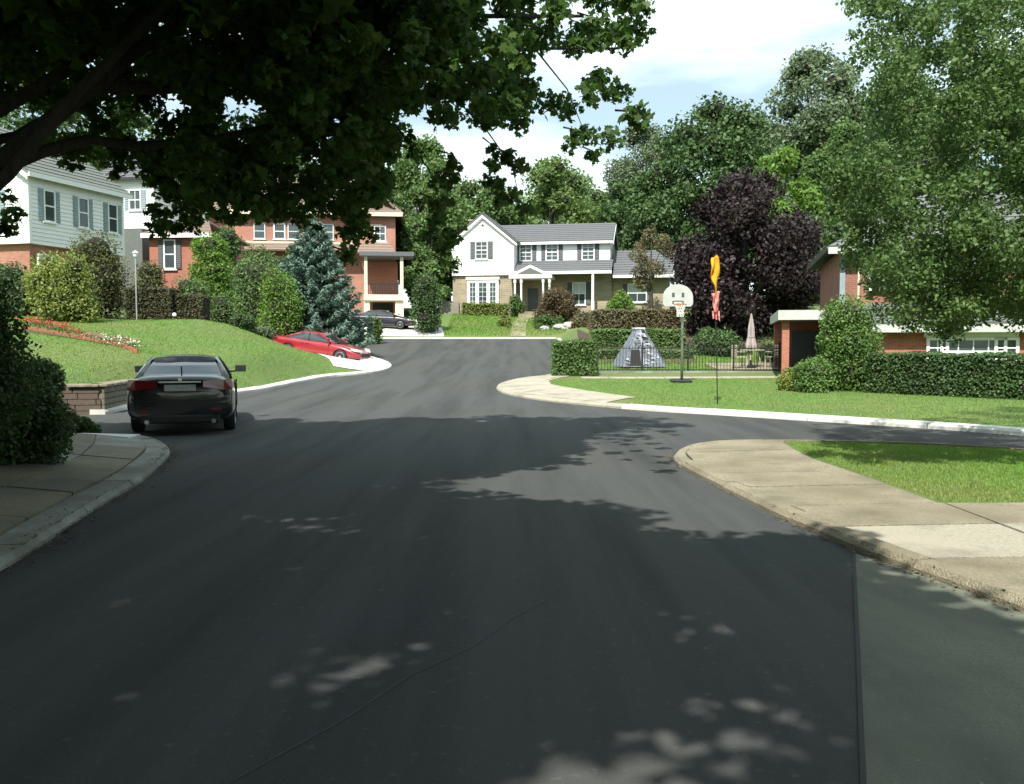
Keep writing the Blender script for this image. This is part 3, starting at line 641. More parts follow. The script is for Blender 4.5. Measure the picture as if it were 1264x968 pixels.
# ------------------------------------------------------------------ houses
def face_T(ox, oy, ang, oz=0.0):                     # local (u along wall, v outward, z up) -> house space; outward = right-hand side of u
    c, s = math.cos(ang), math.sin(ang)
    return Matrix(((c, s, 0, ox), (s, -c, 0, oy), (0, 0, 1, oz), (0, 0, 0, 1)))
def window(par, T, u, z, w, h, cols=2, rows=2, shut=None, sh_w=0.38, frame='white', fr=0.09, curtain=False, sill=True):
    mb = MB(); v0, v1 = -0.02, 0.10
    mb.box(u - w / 2 - fr, u - w / 2, v0, v1, z - fr, z + h + fr); mb.box(u + w / 2, u + w / 2 + fr, v0, v1, z - fr, z + h + fr)
    mb.box(u - w / 2, u + w / 2, v0, v1, z + h, z + h + fr); mb.box(u - w / 2, u + w / 2, v0, v1, z - fr, z)
    f = mb.build('window', frame, par, T)
    MB().box(u - w / 2, u + w / 2, 0.0, 0.052, z, z + h).build('pane', 'glass', f, T)
    if curtain: MB().box(u - w / 2 + .02, u + w / 2 - .02, 0.052, 0.058, z + h * .52, z + h).build('blind', 'curtain', f, T)
    m = MB()
    for i in range(1, cols): m.box(u - w / 2 + w * i / cols - .018, u - w / 2 + w * i / cols + .018, 0.052, 0.075, z, z + h)
    for j in range(1, rows):
        zz = z + h * j / rows; t_ = .035 if j * 2 == rows else .018; m.box(u - w / 2, u + w / 2, 0.052, 0.078, zz - t_, zz + t_)
    if m.v: m.build('glazing_bar', frame, f, T)
    if sill: MB().box(u - w / 2 - .16, u + w / 2 + .16, 0, .14, z - fr - .07, z - fr - .003).build('sill', frame, f, T)
    if shut:
        for sg in (-1, 1):
            c = u + sg * (w / 2 + fr + sh_w / 2 + .02); q = MB()
            q.box(c - sh_w / 2, c + sh_w / 2, 0, .075, z - .06, z + h + .06)
            k = max(4, int(h / .12))
            for i in range(k):
                zz = z + (i + .15) * h / k; q.add([(c - sh_w / 2 + .05, .076, zz), (c + sh_w / 2 - .05, .076, zz), (c + sh_w / 2 - .05, .098, zz + .02), (c - sh_w / 2 + .05, .098, zz + .02), (c - sh_w / 2 + .05, .076, zz + h / k * .8), (c + sh_w / 2 - .05, .076, zz + h / k * .8)], [(0, 1, 2, 3), (3, 2, 5, 4)])
            q.build('shutter', shut, par, T)
    return f
def siding(par, T, u0, u1, z0, z1, lap=0.2, clip=None, m='siding', holes=None):
    """lap boards; clip(z) -> (ua, ub) narrows the wall under a gable"""
    mb = MB(); z = z0
    while z < z1 - .02:
        zt = min(z + lap, z1); a0, b0 = (u0, u1) if clip is None else clip(z); a1, b1 = (u0, u1) if clip is None else clip(zt)
        mb.add([(a0, .045, z), (b0, .045, z), (b1, .012, zt), (a1, .012, zt), (a0, 0, z), (b0, 0, z), (b1, 0, zt), (a1, 0, zt)],
               [(0, 1, 2, 3), (0, 4, 5, 1), (4, 7, 6, 5), (1, 5, 6, 2), (0, 3, 7, 4)]); z = zt
    return stuff(mb.build('siding_boards', m, par, T))
def roof_plane(mb, a, b, c, d, t=0.16):
    n = (Vector(b) - Vector(a)).cross(Vector(d) - Vector(a)).normalized()
    if n.z < 0: n = -n
    mb.hexa(a, b, c, d, n * t)
    # shingle courses, slightly proud
    A, B, Cc, D = map(Vector, (a, b, c, d)); L = (D - A).length; k = max(2, int(L / .45))
    for i in range(k):
        f0, f1 = i / k, (i + 1) / k; p, q, r, s_ = A.lerp(D, f0), B.lerp(Cc, f0), B.lerp(Cc, f1), A.lerp(D, f1)
        mb.add([p + n * (t + .045), q + n * (t + .045), r + n * (t + .008), s_ + n * (t + .008), p + n * t, q + n * t], [(0, 1, 2, 3), (4, 5, 1, 0)])

# --- white house at the head of the road
zb = 4.3; yaw = math.radians(-10)
Hw = thing('white_house', 'white two-storey house with grey roof and dark shutters at the end of the road', 'house', (XA(563, 77.5), 77.5, zb), yaw)
Hw.scale = (.965, 1, 1)
T0 = face_T(0, 0, 0)
T1 = face_T(0, -1.3, 0)
wall = MB()
wall.box(0, 5.45, -1.1, 7.5, -.8, 3.2); wall.box(5.45, 13.9, 0.2, 7.5, -.8, 3.3); wall.box(13.9, 18.9, .6, 7.0, -.8, 3.1)
wall.build('lower_wall', 'brick_tan', Hw)
up_w = MB(); up_w.prism([(0, 3.2), (5.5, 3.2), (5.5, 6.0), (2.75, 8.2), (0, 6.0)], -1.3, 1.0); up_w.box(5.5, 13.7, 0.6, 7.3, 3.3, 6.0)
up_w.prism([(0.6, 6.0), (7.3, 6.0), (3.95, 7.85)], 13.55, 13.7, 'x'); up_w.prism([(.6, 3.1), (7.0, 3.1), (3.4, 5.3)], 18.75, 18.9, 'x')
up_w.build('upper_wall', 'white', Hw)
siding(Hw, T1, 0, 5.5, 3.12, 8.15, .2, clip=lambda z: (0, 5.5) if z < 6.0 else (2.75 * (z - 6) / 2.2, 5.5 - 2.75 * (z - 6) / 2.2))
siding(Hw, face_T(5.5, .6, 0), 0.03, 8.2, 4.35, 5.95)
TE = face_T(13.7, 0.6, PI / 2)
siding(Hw, TE, 0, 6.7, 4.6, 7.8, .2, clip=lambda z: (0, 6.7) if z < 6.0 else (3.35 * (z - 6) / 1.85, 6.7 - 3.35 * (z - 6) / 1.85))
siding(Hw, face_T(18.9, 0.6, PI / 2), 0, 6.4, 3.1, 5.25, .2, clip=lambda z: (3.2 * (z - 3.1) / 2.2, 6.4 - 3.2 * (z - 3.1) / 2.2))
r = MB()
roof_plane(r, (2.75, -1.55, 8.22), (2.75, 4.0, 8.22), (-.3, 4.0, 5.82), (-.3, -1.55, 5.82), .12); roof_plane(r, (2.75, -1.55, 8.22), (2.75, 4.0, 8.22), (5.8, 4.0, 5.82), (5.8, -1.55, 5.82), .12)
roof_plane(r, (3.2, .25, 5.95), (14.0, .25, 5.95), (14.0, 3.95, 7.85), (3.2, 3.95, 7.85), .12); roof_plane(r, (3.2, 7.65, 5.95), (14.0, 7.65, 5.95), (14.0, 3.95, 7.85), (3.2, 3.95, 7.85), .12)
roof_plane(r, (5.55, -1.5, 3.3), (14.0, -1.5, 3.3), (14.0, .6, 4.35), (5.55, .6, 4.35), .1)
roof_plane(r, (14.0, -.35, 2.98), (19.2, -.35, 2.98), (19.2, 3.8, 5.4), (14.0, 3.8, 5.4), .11); roof_plane(r, (14.0, 7.4, 3.0), (19.2, 7.4, 3.0), (19.2, 3.8, 5.4), (14.0, 3.8, 5.4), .11)
r.build('roof', 'roof_grey', Hw)
tr = MB(); tr.box(5.5, 14.0, -1.62, -1.5, 3.12, 3.36); tr.box(14.003, 19.2, -.47, -.36, 2.82, 3.06); tr.box(5.52, 13.95, .12, .26, 5.78, 5.99)
for sg in (-1, 1):
    a, b = Vector((2.75, -1.6, 8.14)), Vector((2.75 + sg * 3.07, -1.6, 5.70)); tr.hexa(a, b, b + Vector((0, 0, -.2)), a + Vector((0, 0, -.2)), (0, .08, 0))
for (a, b) in (((14.0, .25, 5.9), (14.0, 3.95, 7.82)), ((14.0, 7.65, 5.9), (14.0, 3.95, 7.82)), ((19.2, -.35, 2.95), (19.2, 3.8, 5.37)), ((19.2, 7.4, 2.95), (19.2, 3.8, 5.37))):
    a, b = Vector(a), Vector(b); tr.hexa(a, b, b + Vector((0, 0, -.2)), a + Vector((0, 0, -.2)), (.05, 0, 0))
for x in (-.02, 5.4): tr.box(x, x + .12, -1.37, -1.3, 3.1, 6.0)
tr.build('trim_board', 'white', Hw)
ch = MB(); ch.box(.5, 1.5, 3.1, 3.9, 5.5, 8.3); ch.box(.42, 1.58, 3.02, 3.98, 8.3, 8.45); ch.build('chimney', 'brick_tan', Hw)
window(Hw, T1, 2.65, 4.55, .95, 1.35, 2, 4, 'shutter', .42)
MB().lathe([(0.12, 0), (.12, .05)], 12, 'y', (2.75, -1.36, 7.3)).build('gable_vent', 'shutter', Hw)
# three-light bow window on the left
TB = face_T(0, -1.1, 0); bw = MB(); bw.box(1.35, 4.15, 0, .25, .35, 2.75); bw.box(1.25, 4.25, -.01, .33, 2.75, 2.95); bw.box(1.3, 4.2, -.01, .3, .2, .35)
bwo = bw.build('bow_window', 'white', Hw, TB)
for u, w in ((1.85, .5), (2.75, .68), (3.65, .5)):
    MB().box(u - w / 2, u + w / 2, .25, .26, .55, 2.5).build('pane', 'glass', bwo, TB); q = MB()
    for j in range(1, 5): q.box(u - w / 2, u + w / 2, .26, .275, .55 + 1.95 * j / 5 - .012, .55 + 1.95 * j / 5 + .012)
    q.box(u - .012, u + .012, .26, .278, .55, 2.5); q.build('glazing_bar', 'white', bwo, TB)
TU = face_T(5.5, .6, 0)
for u in (.75, 3.1, 6.3): window(Hw, TU, u, 4.5, .95, 1.3, 2, 4, 'shutter', .38)
TL = face_T(5.45, .2, 0)
window(Hw, TL, 5.6, .7, 1.0, 1.75, 2, 2, 'shutter', .4, curtain=True)
window(Hw, face_T(13.9, .6, 0), 2.2, .9, 1.5, 1.4, 2, 2, 'shutter', .4, curtain=True)
d = MB(); d.box(1.05, 1.95, 0, .06, -.1, 2.05); do = d.build('front_door', 'shutter', Hw, TL); MB().lathe([(.03, 0), (.03, .06)], 8, 'y', (7.25, .08, .95)).build('door_handle', 'chrome', do)
po = MB(); po.prism([(-.35, 0), (3.35, 0), (1.5, .85)], -2.3, -1.5); po.box(-.35, 3.35, -2.3, .1, -.25, 0)
po.build('portico', 'white', Hw, Matrix.Translation((5.6, 0, 3.0)))
ar = MB(); ar.prism([(.35, .1), (2.65, .1), (1.5, .62)], -2.33, -2.3); ar.build('pediment_panel', 'roof_pale', Hw, Matrix.Translation((5.6, 0, 3.0)))
for x in (5.75, 6.3, 8.2, 8.75):
    MB().lathe([(.14, 0), (.14, .1), (.1, .14), (.085, 2.3), (.13, 2.4), (.13, 2.75)], 12, 'z', (x, -2.1, 0)).build('column', 'white', Hw, smooth=False)
MB().box(12.3, 12.5, -1.55, -1.37, -.3, 3.15).build('porch_post', 'white', Hw)
MB().box(5.45, 9.3, -2.4, .2, -.4, 0).box(6.2, 8.2, -3.0, -2.4, -.6, -.18).build('doorstep', 'tan_conc', Hw)

# --- white clapboard house on the left
az = 3.8; A0 = Vector((XA(40, 44), 44)); A1_ = Vector((XA(155, 50.5), 50.5)); La = (A1_ - A0).length; ang = math.atan2(A1_.y - A0.y, A1_.x - A0.x)
Ha = thing('clapboard_house', 'white clapboard house with grey-blue shutters behind the left lawn', 'house', (A0.x, A0.y, az), ang)
zs, ze, zr = 6.55 - az, 10.05 - az, 12.9 - az; DW = 8.6
TA = face_T(0, 0, 0); TG = Matrix(((0, -1, 0, 0), (1, 0, 0, 0), (0, 0, 1, 0), (0, 0, 0, 1)))    # gable face: outward -x
b = MB(); b.box(0.25, La - .05, .25, DW - .1, -.6, zs); b.build('lower_wall', 'brick_pale', Ha)
b = MB(); b.prism([(0, zs), (DW, zs), (DW, ze), (DW / 2, zr), (0, ze)], 0.0, La, 'x'); b.build('upper_wall', 'white', Ha)
siding(Ha, TA, 0, La, zs, ze - .05, .2)
g = lambda z: (0, DW) if z < ze else (DW / 2 * (z - ze) / (zr - ze), DW - DW / 2 * (z - ze) / (zr - ze))
siding(Ha, TG, 0, DW, zs, zr - .1, .2, clip=g)
r = MB(); roof_plane(r, (-.35, -.35, ze - .22), (La + .35, -.35, ze - .22), (La + .35, DW / 2, zr), (-.35, DW / 2, zr), .14); roof_plane(r, (-.35, DW + .35, ze - .22), (La + .35, DW + .35, ze - .22), (La + .35, DW / 2, zr), (-.35, DW / 2, zr), .14)
r.build('roof', 'roof_pale', Ha)
t_ = MB(); t_.box(-.35, La + .35, -.44, -.34, ze - .32, ze - .08)
for sg in (0, 1):
    a, c = Vector((-.36, DW / 2, zr - .02)), Vector((-.36, -.35 if sg == 0 else DW + .35, ze - .24)); t_.hexa(a, c, c + Vector((0, 0, -.22)), a + Vector((0, 0, -.22)), (-.05, 0, 0))
t_.box(-.06, .12, -.065, -.03, zs, ze - .2); t_.box(La - .12, La + .03, -.065, -.03, zs, ze - .2)
t_.build('trim_board', 'white', Ha)
for px in (60, 102, 138.5):
    best = min(np.linspace(0, La, 200), key=lambda u: abs(PX(Vector((A0.x + math.cos(ang) * u, A0.y + math.sin(ang) * u, 8)))[0] - px))
    window(Ha, TA, best, zs + 1.25, .62, 1.45, 1, 2, 'gshutter', .30, frame='white', fr=.07)
window(Ha, TA, 1.0, .7, .9, 1.5, 2, 2, None, frame='white', curtain=True); window(Ha, TA, 5.2, .7, .9, 1.5, 2, 2, None)
window(Ha, TG, 2.2, zs + 1.1, .9, 1.5, 2, 2, 'gshutter', .3); window(Ha, TG, 6.2, zs + 1.1, .9, 1.5, 2, 2, 'gshutter', .3)

# --- second white house farther back on the left
bx0, bx1, Yb = XA(120, 60), XA(199, 60), 60
Hb = thing('white_gabled_house', 'small white gabled house glimpsed between the clapboard house and brick wing', 'house', (bx0, Yb, 4.6), math.radians(-8))
wb = bx1 - bx0; he = ZA(222, 60) - 4.6
MB().box(0, wb, 0, 7, -1, he).build('wall', 'white', Hb); siding(Hb, T0, 0, wb, 0, he)
siding(Hb, face_T(wb, 0, PI / 2), 0, 7, 0, he)
r = MB(); roof_plane(r, (-.4, -.5, he - .15), (wb + .4, -.5, he - .15), (wb - 2.8, 3.5, he + 2.3), (2.4, 3.5, he + 2.3), .14); roof_plane(r, (-.4, 7.5, he - .15), (wb + .4, 7.5, he - .15), (wb - 2.8, 3.5, he + 2.3), (2.4, 3.5, he + 2.3), .14)
roof_plane(r, (wb + .4, -.5, he - .15), (wb + .4, 7.5, he - .15), (wb - 2.8, 3.5, he + 2.3), (wb - 2.8, 3.49, he + 2.3), .14)
r.build('roof', 'roof_grey', Hb); window(Hb, T0, wb - 1.3, he - 2.0, .7, 1.2, 2, 2, 'gshutter', .3); window(Hb, T0, wb - 1.3, .9, .8, 1.6, 2, 2)
MB().box(wb - 2.2, wb - .2, -1.2, -.05, -1, ZA(286, 60) - 4.6).build('enclosed_porch', 'roof_pale', Hb)

# --- brick wing with one white window
cx0, cx1, Yc = XA(187, 57), XA(262, 57), 57
Hc = thing('brick_wing_house', 'low red brick house with one tall white window left of the blue spruce', 'house', (cx0, Yc, 3.6), math.radians(-4))
wc = cx1 - cx0; hc = ZA(291, 57) - 3.6
MB().box(0, wc, 0, 6, -1, hc).build('wall', 'brick', Hc)
r = MB(); roof_plane(r, (-.35, -.35, hc), (wc + .35, -.35, hc), (wc - 1.2, 3, hc + 1.2), (1.4, 3, hc + 1.2), .12); roof_plane(r, (-.35, 6.35, hc), (wc + .35, 6.35, hc), (wc - 1.2, 3, hc + 1.2), (1.4, 3, hc + 1.2), .12)
r.build('roof', 'roof_brown', Hc); MB().box(-.35, wc + .35, -.45, -.34, hc - .18, hc + .1).build('gutter', 'white', Hc)
window(Hc, T0, XA(213, 57) - cx0, ZA(331, 57) - 3.6, .62, 1.7, 1, 2, 'shutter', .32)

# --- red brick house in the centre left
Yr = 72.0; X0, X1 = XA(262, Yr), XA(487, Yr); wr = X1 - X0; zb = 3.3
Hr = thing('brick_house', 'large red brick house with brown hipped roof and cream porch behind the blue spruce', 'house', (X0, Yr, zb), math.radians(7))
def zr_(py): return ZA(py, Yr) - zb
def xr_(px): return XA(px, Yr) - X0
he = zr_(260)
MB().box(0, wr, 0, 10, -1, he).build('wall', 'brick_pale', Hr)
r = MB(); rid = zr_(206); e = -.6
roof_plane(r, (e, e, he - .1), (wr + .6, e, he - .1), (wr - 3.0, 5, rid), (4.6, 5, rid), .15); roof_plane(r, (e, 10.6, he - .1), (wr + .6, 10.6, he - .1), (wr - 3.0, 5, rid), (4.6, 5, rid), .15)
roof_plane(r, (e, e, he - .1), (e, 10.6, he - .1), (4.6, 5.01, rid), (4.6, 5, rid), .15); roof_plane(r, (wr + .6, e, he - .1), (wr + .6, 10.6, he - .1), (wr - 3.0, 5.01, rid), (wr - 3.0, 5, rid), .15)
# cross gable on the right
xg = xr_(447)
roof_plane(r, (xg - 2.2, -.5, he + .6), (xg - 2.2, 5, he + .6), (xg, 5, zr_(212)), (xg, -.5, zr_(212)), .12); roof_plane(r, (xg + 2.5, -.5, he + .4), (xg + 2.5, 5, he + .4), (xg, 5, zr_(212)), (xg, -.5, zr_(212)), .12)
# pent roof above the ground floor and porch roofs
roof_plane(r, (-.2, -1.3, zr_(311)), (xr_(440), -1.3, zr_(311)), (xr_(440), .02, zr_(300)), (-.2, .02, zr_(300)), .1)
roof_plane(r, (xr_(440), -1.8, zr_(314)), (xr_(488), -1.8, zr_(314)), (xr_(478), .02, zr_(297)), (xr_(446), .02, zr_(297)), .1)
r.build('roof', 'roof_brown', Hr)
gb = MB(); gb.prism([(xg - 2.0, he), (xg + 2.2, he), (xg, zr_(214))], -.02, 1.0); gb.build('gable', 'brick', Hr)
t_ = MB(); t_.box(e, wr + .6, e - .1, e, he - .3, he + .02); t_.box(-.02, xr_(435), -.08, -.005, zr_(300), zr_(297)); t_.box(xr_(443), xr_(470), -.08, -.005, zr_(277), zr_(274)); t_.build('trim_board', 'cream', Hr)
for px in (321, 345, 362, 404): window(Hr, T0, xr_(px), zr_(293), .75, 1.1, 1, 2, None, frame='curtain' if px != 345 else 'white')
window(Hr, T0, xr_(468), zr_(294), .8, 1.1, 2, 2, None)
window(Hr, T0, xr_(312), zr_(340), 1.2, 1.5, 3, 2, None, frame='cream'); window(Hr, T0, xr_(352), zr_(340), 1.4, 1.5, 3, 2, None, frame='cream')
# two-level porch
px0, px1 = xr_(449), xr_(502); pz = zr_(367)
po = MB(); po.box(px0 - .3, px1 + .5, -3.2, 0, zr_(318), zr_(313)); po.build('porch_roof', 'roof_grey', Hr)
po = MB(); po.box(px0, px1 - .35, -2.9, -.01, pz - .3, pz + .15); po.build('porch_floor', 'cream', Hr)
for x in (px0 + .05, px1 - .6): MB().box(x, x + .25, -2.88, -2.63, pz + .15, zr_(318)).build('porch_column', 'cream', Hr)
MB().box(px1 - 1.0, px1 - .35, -2.7, -2.1, -.6, pz - .3).build('porch_pier', 'cream', Hr); MB().box(px0, px0 + .45, -2.7, -2.1, -.6, pz - .3).build('porch_pier', 'cream', Hr)
MB().box(px0, px1 - .8, -.06, -.01, pz + .15, zr_(318) - .2).build('porch_back_wall', 'brick', Hr)
q = MB(); n_ = 18
for i in range(n_): x = px0 + .35 + (px1 - px0 - 1.0) * i / n_; q.box(x, x + .05, -2.8, -2.75, pz + .15, pz + .95)
q.box(px0 + .3, px1 - .6, -2.83, -2.72, pz + .95, pz + 1.05); q.build('railing', 'iron', Hr)
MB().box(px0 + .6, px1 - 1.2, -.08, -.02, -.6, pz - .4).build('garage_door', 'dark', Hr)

# --- brick house on the right
Yd = 33.0; zb = 0.45
yd = math.radians(-14); xo = XA(1036, Yd)
Hd = thing('brick_house', 'brick house with pale picture window behind the long right-hand hedge', 'house', (xo, Yd, zb), yd)
def usolve(px, x0, y0, yaw, v):                      # facade coordinate u seen at image column px
    t = (px - CX) / FPX * math.cos(PITCH) ; c, s = math.cos(yaw), math.sin(yaw); X, Y_ = x0 - v * s, y0 + v * c
    return (t * Y_ - X) / (c - t * s)
def xd(px, Y=Yd): return usolve(px, xo, Yd, yd, {33.0: 0.0, 31: -2.0, 32: -1.5}[Y])
zd = lambda py, Y=Yd: ZA(py, Y - 1.5) - zb
wd = 14.0
b = MB(); b.box(0, wd, 0, 8, -.5, zd(303)); b.build('wall', 'brick_dark', Hd)
fw = MB(); fw.box(xd(1078, 31), wd, -2.0, -.003, -.5, zd(402, 31)); fw.build('front_wall', 'brick', Hd)
r = MB(); e = zd(304)
roof_plane(r, (-.5, -.5, e), (wd + .5, -.5, e), (wd - 3.5, 4, e + 2.7), (4.0, 4, e + 2.7), .12); roof_plane(r, (-.5, 8.5, e), (wd + .5, 8.5, e), (wd - 3.5, 4, e + 2.7), (4.0, 4, e + 2.7), .12)
roof_plane(r, (-.5, -.5, e), (-.5, 8.5, e), (4.0, 4.01, e + 2.7), (4.0, 4, e + 2.7), .12); roof_plane(r, (wd + .5, -.5, e), (wd + .5, 8.5, e), (wd - 3.5, 4.01, e + 2.7), (wd - 3.5, 4, e + 2.7), .12)
roof_plane(r, (xd(1070, 31), -2.4, zd(402, 31)), (wd + .3, -2.4, zd(402, 31)), (wd + .3, .0, zd(376)), (xd(1070, 31), .0, zd(376)), .1)
r.build('roof', 'roof_pale', Hd)
t_ = MB(); t_.box(-.5, wd + .5, -.6, -.5, e - .16, e + .08); t_.box(xd(1070, 31), wd + .3, -2.5, -2.4, zd(410, 31), zd(400, 31)); t_.build('gutter', 'dull_white', Hd)
T2 = face_T(0, -2.0, 0); T3 = face_T(0, 0, 0)
cw = xd(1201, 31)
pw = MB(); pz0, pz1 = zd(449, 31), zd(420, 31)
window(Hd, T2, cw, pz0, 1.85, pz1 - pz0, 4, 2, None, fr=.1); window(Hd, T2, xd(1157, 31), pz0, .5, pz1 - pz0, 2, 3, None, fr=.1); window(Hd, T2, xd(1242, 31), pz0, .55, pz1 - pz0, 2, 3, None, fr=.1)
MB().box(xd(1140, 31), xd(1256, 31), 0.0, .12, pz1 + .11, pz1 + .28).build('lintel', 'white', Hd, T2)
MB().box(cw - .9, cw + .9, .052, .06, pz0 + .05, pz1 - .35).build('blind', 'curtain', Hd, T2)
MB().box(-.03, .16, -.05, -.003, .1, e - .15).build('corner_board', 'gshutter', Hd); window(Hd, T3, xd(1090), zd(352), .9, 1.35, 2, 2, None); window(Hd, T3, xd(1180), zd(352), .9, 1.35, 2, 2, None)
MB().box(xd(1058) - .03, xd(1058) + .03, -.07, -.005, 2.8, e - .2).build('downpipe', 'cream', Hd)
# flat-roofed carport
cp = MB(); x0, x1 = xd(962, 32), xd(1040, 32); cp.box(x0, x1, -1.5, 6, zd(391, 32), zd(385, 32)); cp.build('carport_roof', 'roof_pale', Hd)
cp = MB(); cp.box(x0 - .06, x1, -1.6, -1.5, zd(393.5, 32), zd(381, 32)); cp.box(x0 - .06, x0, -1.497, 6, zd(393.5, 32), zd(381, 32)); cp.build('fascia', 'dull_white', Hd)
MB().box(x0 + .1, x0 + .35, -1.3, -1.05, -.4, zd(391, 32)).build('carport_post', 'brick', Hd); MB().box(x0 + .1, x0 + .35, 5.3, 5.6, -.4, zd(391, 32)).build('carport_post', 'brick', Hd)
MB().box(x0 + .1, x1, 5.0, 5.2, -.4, zd(391, 32)).build('carport_back', 'brick', Hd); MB().box(x0 + .8, x0 + 2.0, 4.9, 4.97, -.3, 1.7).build('storage_door', 'shutter', Hd)

# ------------------------------------------------------------------ cars
def car(name, label, paint, loc, rz, sp, group=None, rot=None, tail=True):
    """local x forward, y left, z up; sp overrides"""
    root = thing(name, label, 'car', loc, rz, group, rot)
    st = sp['st']; secs = []
    bm = bmesh.new(); rings = []
    for (x, w, z0, zt, sh) in st:                    # half width, bottom, top centre, shoulder height
        half = [(0, z0), (w * .72, z0), (w * .93, z0 + .05), (w, z0 + .18), (w * 1.0, (z0 + sh) / 2 + .02), (w * .985, sh - .08), (w * .93, sh), (w * .78, zt - .012), (w * .4, zt), (0, zt + .006)]
        ring = [bm.verts.new((x, y, z)) for y, z in half] + [bm.verts.new((x, -y, z)) for y, z in half[-2:0:-1]]
        rings.append(ring)
    n = len(rings[0])
    for a, b in zip(rings[:-1], rings[1:]):
        for i in range(n): bm.faces.new((a[i], a[(i + 1) % n], b[(i + 1) % n], b[i]))
    bm.faces.new(rings[0]); bm.faces.new(rings[-1][::-1])
    bmesh.ops.recalc_face_normals(bm, faces=bm.faces)
    me = bpy.data.meshes.new('body'); bm.to_mesh(me); bm.free(); me.materials.append(M[paint])
    body = bpy.data.objects.new('body', me); COL.objects.link(body)
    s = body.modifiers.new('s', 'SUBSURF'); s.levels = s.render_levels = 2
    cut = MB()
    for x in sp['wheels']:
        for sg in (-1, 1): cut.lathe([(.365, sg * .62), (.365, sg * 1.2)] if sg > 0 else [(.365, -1.2), (.365, -.62)], 28, 'y', (x, 0, .315))
    co = cut.build('cutter', 'rubber'); bo = body.modifiers.new('b', 'BOOLEAN'); bo.operation = 'DIFFERENCE'; bo.object = co; bo.solver = 'EXACT'; bo.use_self = True
    dg = bpy.context.evaluated_depsgraph_get(); nm = bpy.data.meshes.new_from_object(body.evaluated_get(dg))
    body.modifiers.clear(); body.data = nm; nm.materials.clear(); nm.materials.append(M[paint]); nm.polygons.foreach_set('use_smooth', [True] * len(nm.polygons))
    bpy.data.objects.remove(co); body.parent = root
    try:
        nm.set_sharp_from_angle(angle=math.radians(38))
    except Exception: pass
    # cabin: glass shell, painted roof and pillars
    g = sp['cabin']                                    # rows (x_rear_bottom, x_rear_top, x_front_top, x_front_bottom, z_belt, z_roof, wb, wt)
    xrb, xrt, xft, xfb, zb_, zt_, wb_, wt_ = g; xm = (xrt + xft) / 2
    def rib(f):                                        # cross-section of glasshouse at height fraction f
        z = zb_ + (zt_ - .055 - zb_) * f; return xrb + (xrt - xrb) * f, xfb + (xft - xfb) * f, wb_ + (wt_ - wb_) * (f ** 1.3), z
    gm = MB(); lv = [0, .33, .66, 1.0]
    for f in lv:
        a, b, w, z = rib(f); gm.v += [(a, -w * .86, z), (a - .06, 0, z), (a, w * .86, z), (a + .25, w * .985, z), ((a + b) / 2, w, z), (b - .3, w * .985, z), (b, w * .84, z), (b + .09, 0, z), (b, -w * .84, z), (b - .3, -w * .985, z), ((a + b) / 2, -w, z), (a + .25, -w * .985, z)]
    for i in range(3):
        for k in range(12): gm.f.append((i * 12 + k, i * 12 + (k + 1) % 12, (i + 1) * 12 + (k + 1) % 12, (i + 1) * 12 + k))
    gm.f.append(tuple(range(36, 48)))
    gm.build('windows', 'car_glass', root, smooth=True).data.set_sharp_from_angle(angle=math.radians(30))
    a, b, w, z = rib(1.0); rf = MB(); rows_ = 6
    for i in range(rows_ + 1):
        x = a - .04 + (b - a + .08) * i / rows_; k = math.sin(PI * i / rows_) * .03; e_ = 1 if 0 < i < rows_ else .95
        rf.v += [(x, -w * 1.02 * e_, z - .02), (x, -w * .9 * e_, z + .022 + k * .5), (x, -w * .45, z + .045 + k), (x, 0, z + .05 + k), (x, w * .45, z + .045 + k), (x, w * .9 * e_, z + .022 + k * .5), (x, w * 1.02 * e_, z - .02)]
    for i in range(rows_):
        for k in range(6): rf.f.append((i * 7 + k, i * 7 + k + 1, (i + 1) * 7 + k + 1, (i + 1) * 7 + k))
    rf.f.append(tuple(range(7))); rf.f.append(tuple(range(rows_ * 7, rows_ * 7 + 7)))
    rf.build('roof', paint, root, smooth=True)
    for sg in (-1, 1):
        for (fx, off, rr) in (('r', 0, .05), ('f', 0, .04), ('m', 0, .03)):
            pts = []
            for f in (-.04, .33, .66, 1.0):
                aa, bb, ww, zz = rib(max(f, 0)); x = aa + .12 if fx == 'r' else (bb - .12 if fx == 'f' else aa + (bb - aa) * (.5 - .06 * f)); yy = ww * (.94 if fx != 'm' else 1.0)
                pts.append((x, sg * yy, zz - (.04 if f < 0 else 0)))
            MB().tube(pts, [rr * 1.5, rr * 1.1, rr, rr], 6).build('pillar', paint if fx != 'm' else 'plastic', root, smooth=True)
        x = xfb - .42; m_ = MB(); m_.box(x, x + .09, sg * (wb_ + .08), sg * (wb_ + .30), zb_ + .06, zb_ + .2); m_.box(x + .03, x + .07, sg * (wb_ - .05), sg * (wb_ + .1), zb_ + .05, zb_ + .09)
        mo = m_.build('wing_mirror', paint if paint != 'black_paint' else 'plastic', root, bevel=.012)
        MB().box(x - .004, x, sg * (wb_ + .1), sg * (wb_ + .28), zb_ + .075, zb_ + .185).build('mirror_glass', 'car_glass', mo)
        for hx in (sp['doors']): MB().box(hx - .1, hx + .1, sg * sp['hw'] * .965, sg * (sp['hw'] * .985 + .022), sp['hz'], sp['hz'] + .03).build('door_handle', paint, root)
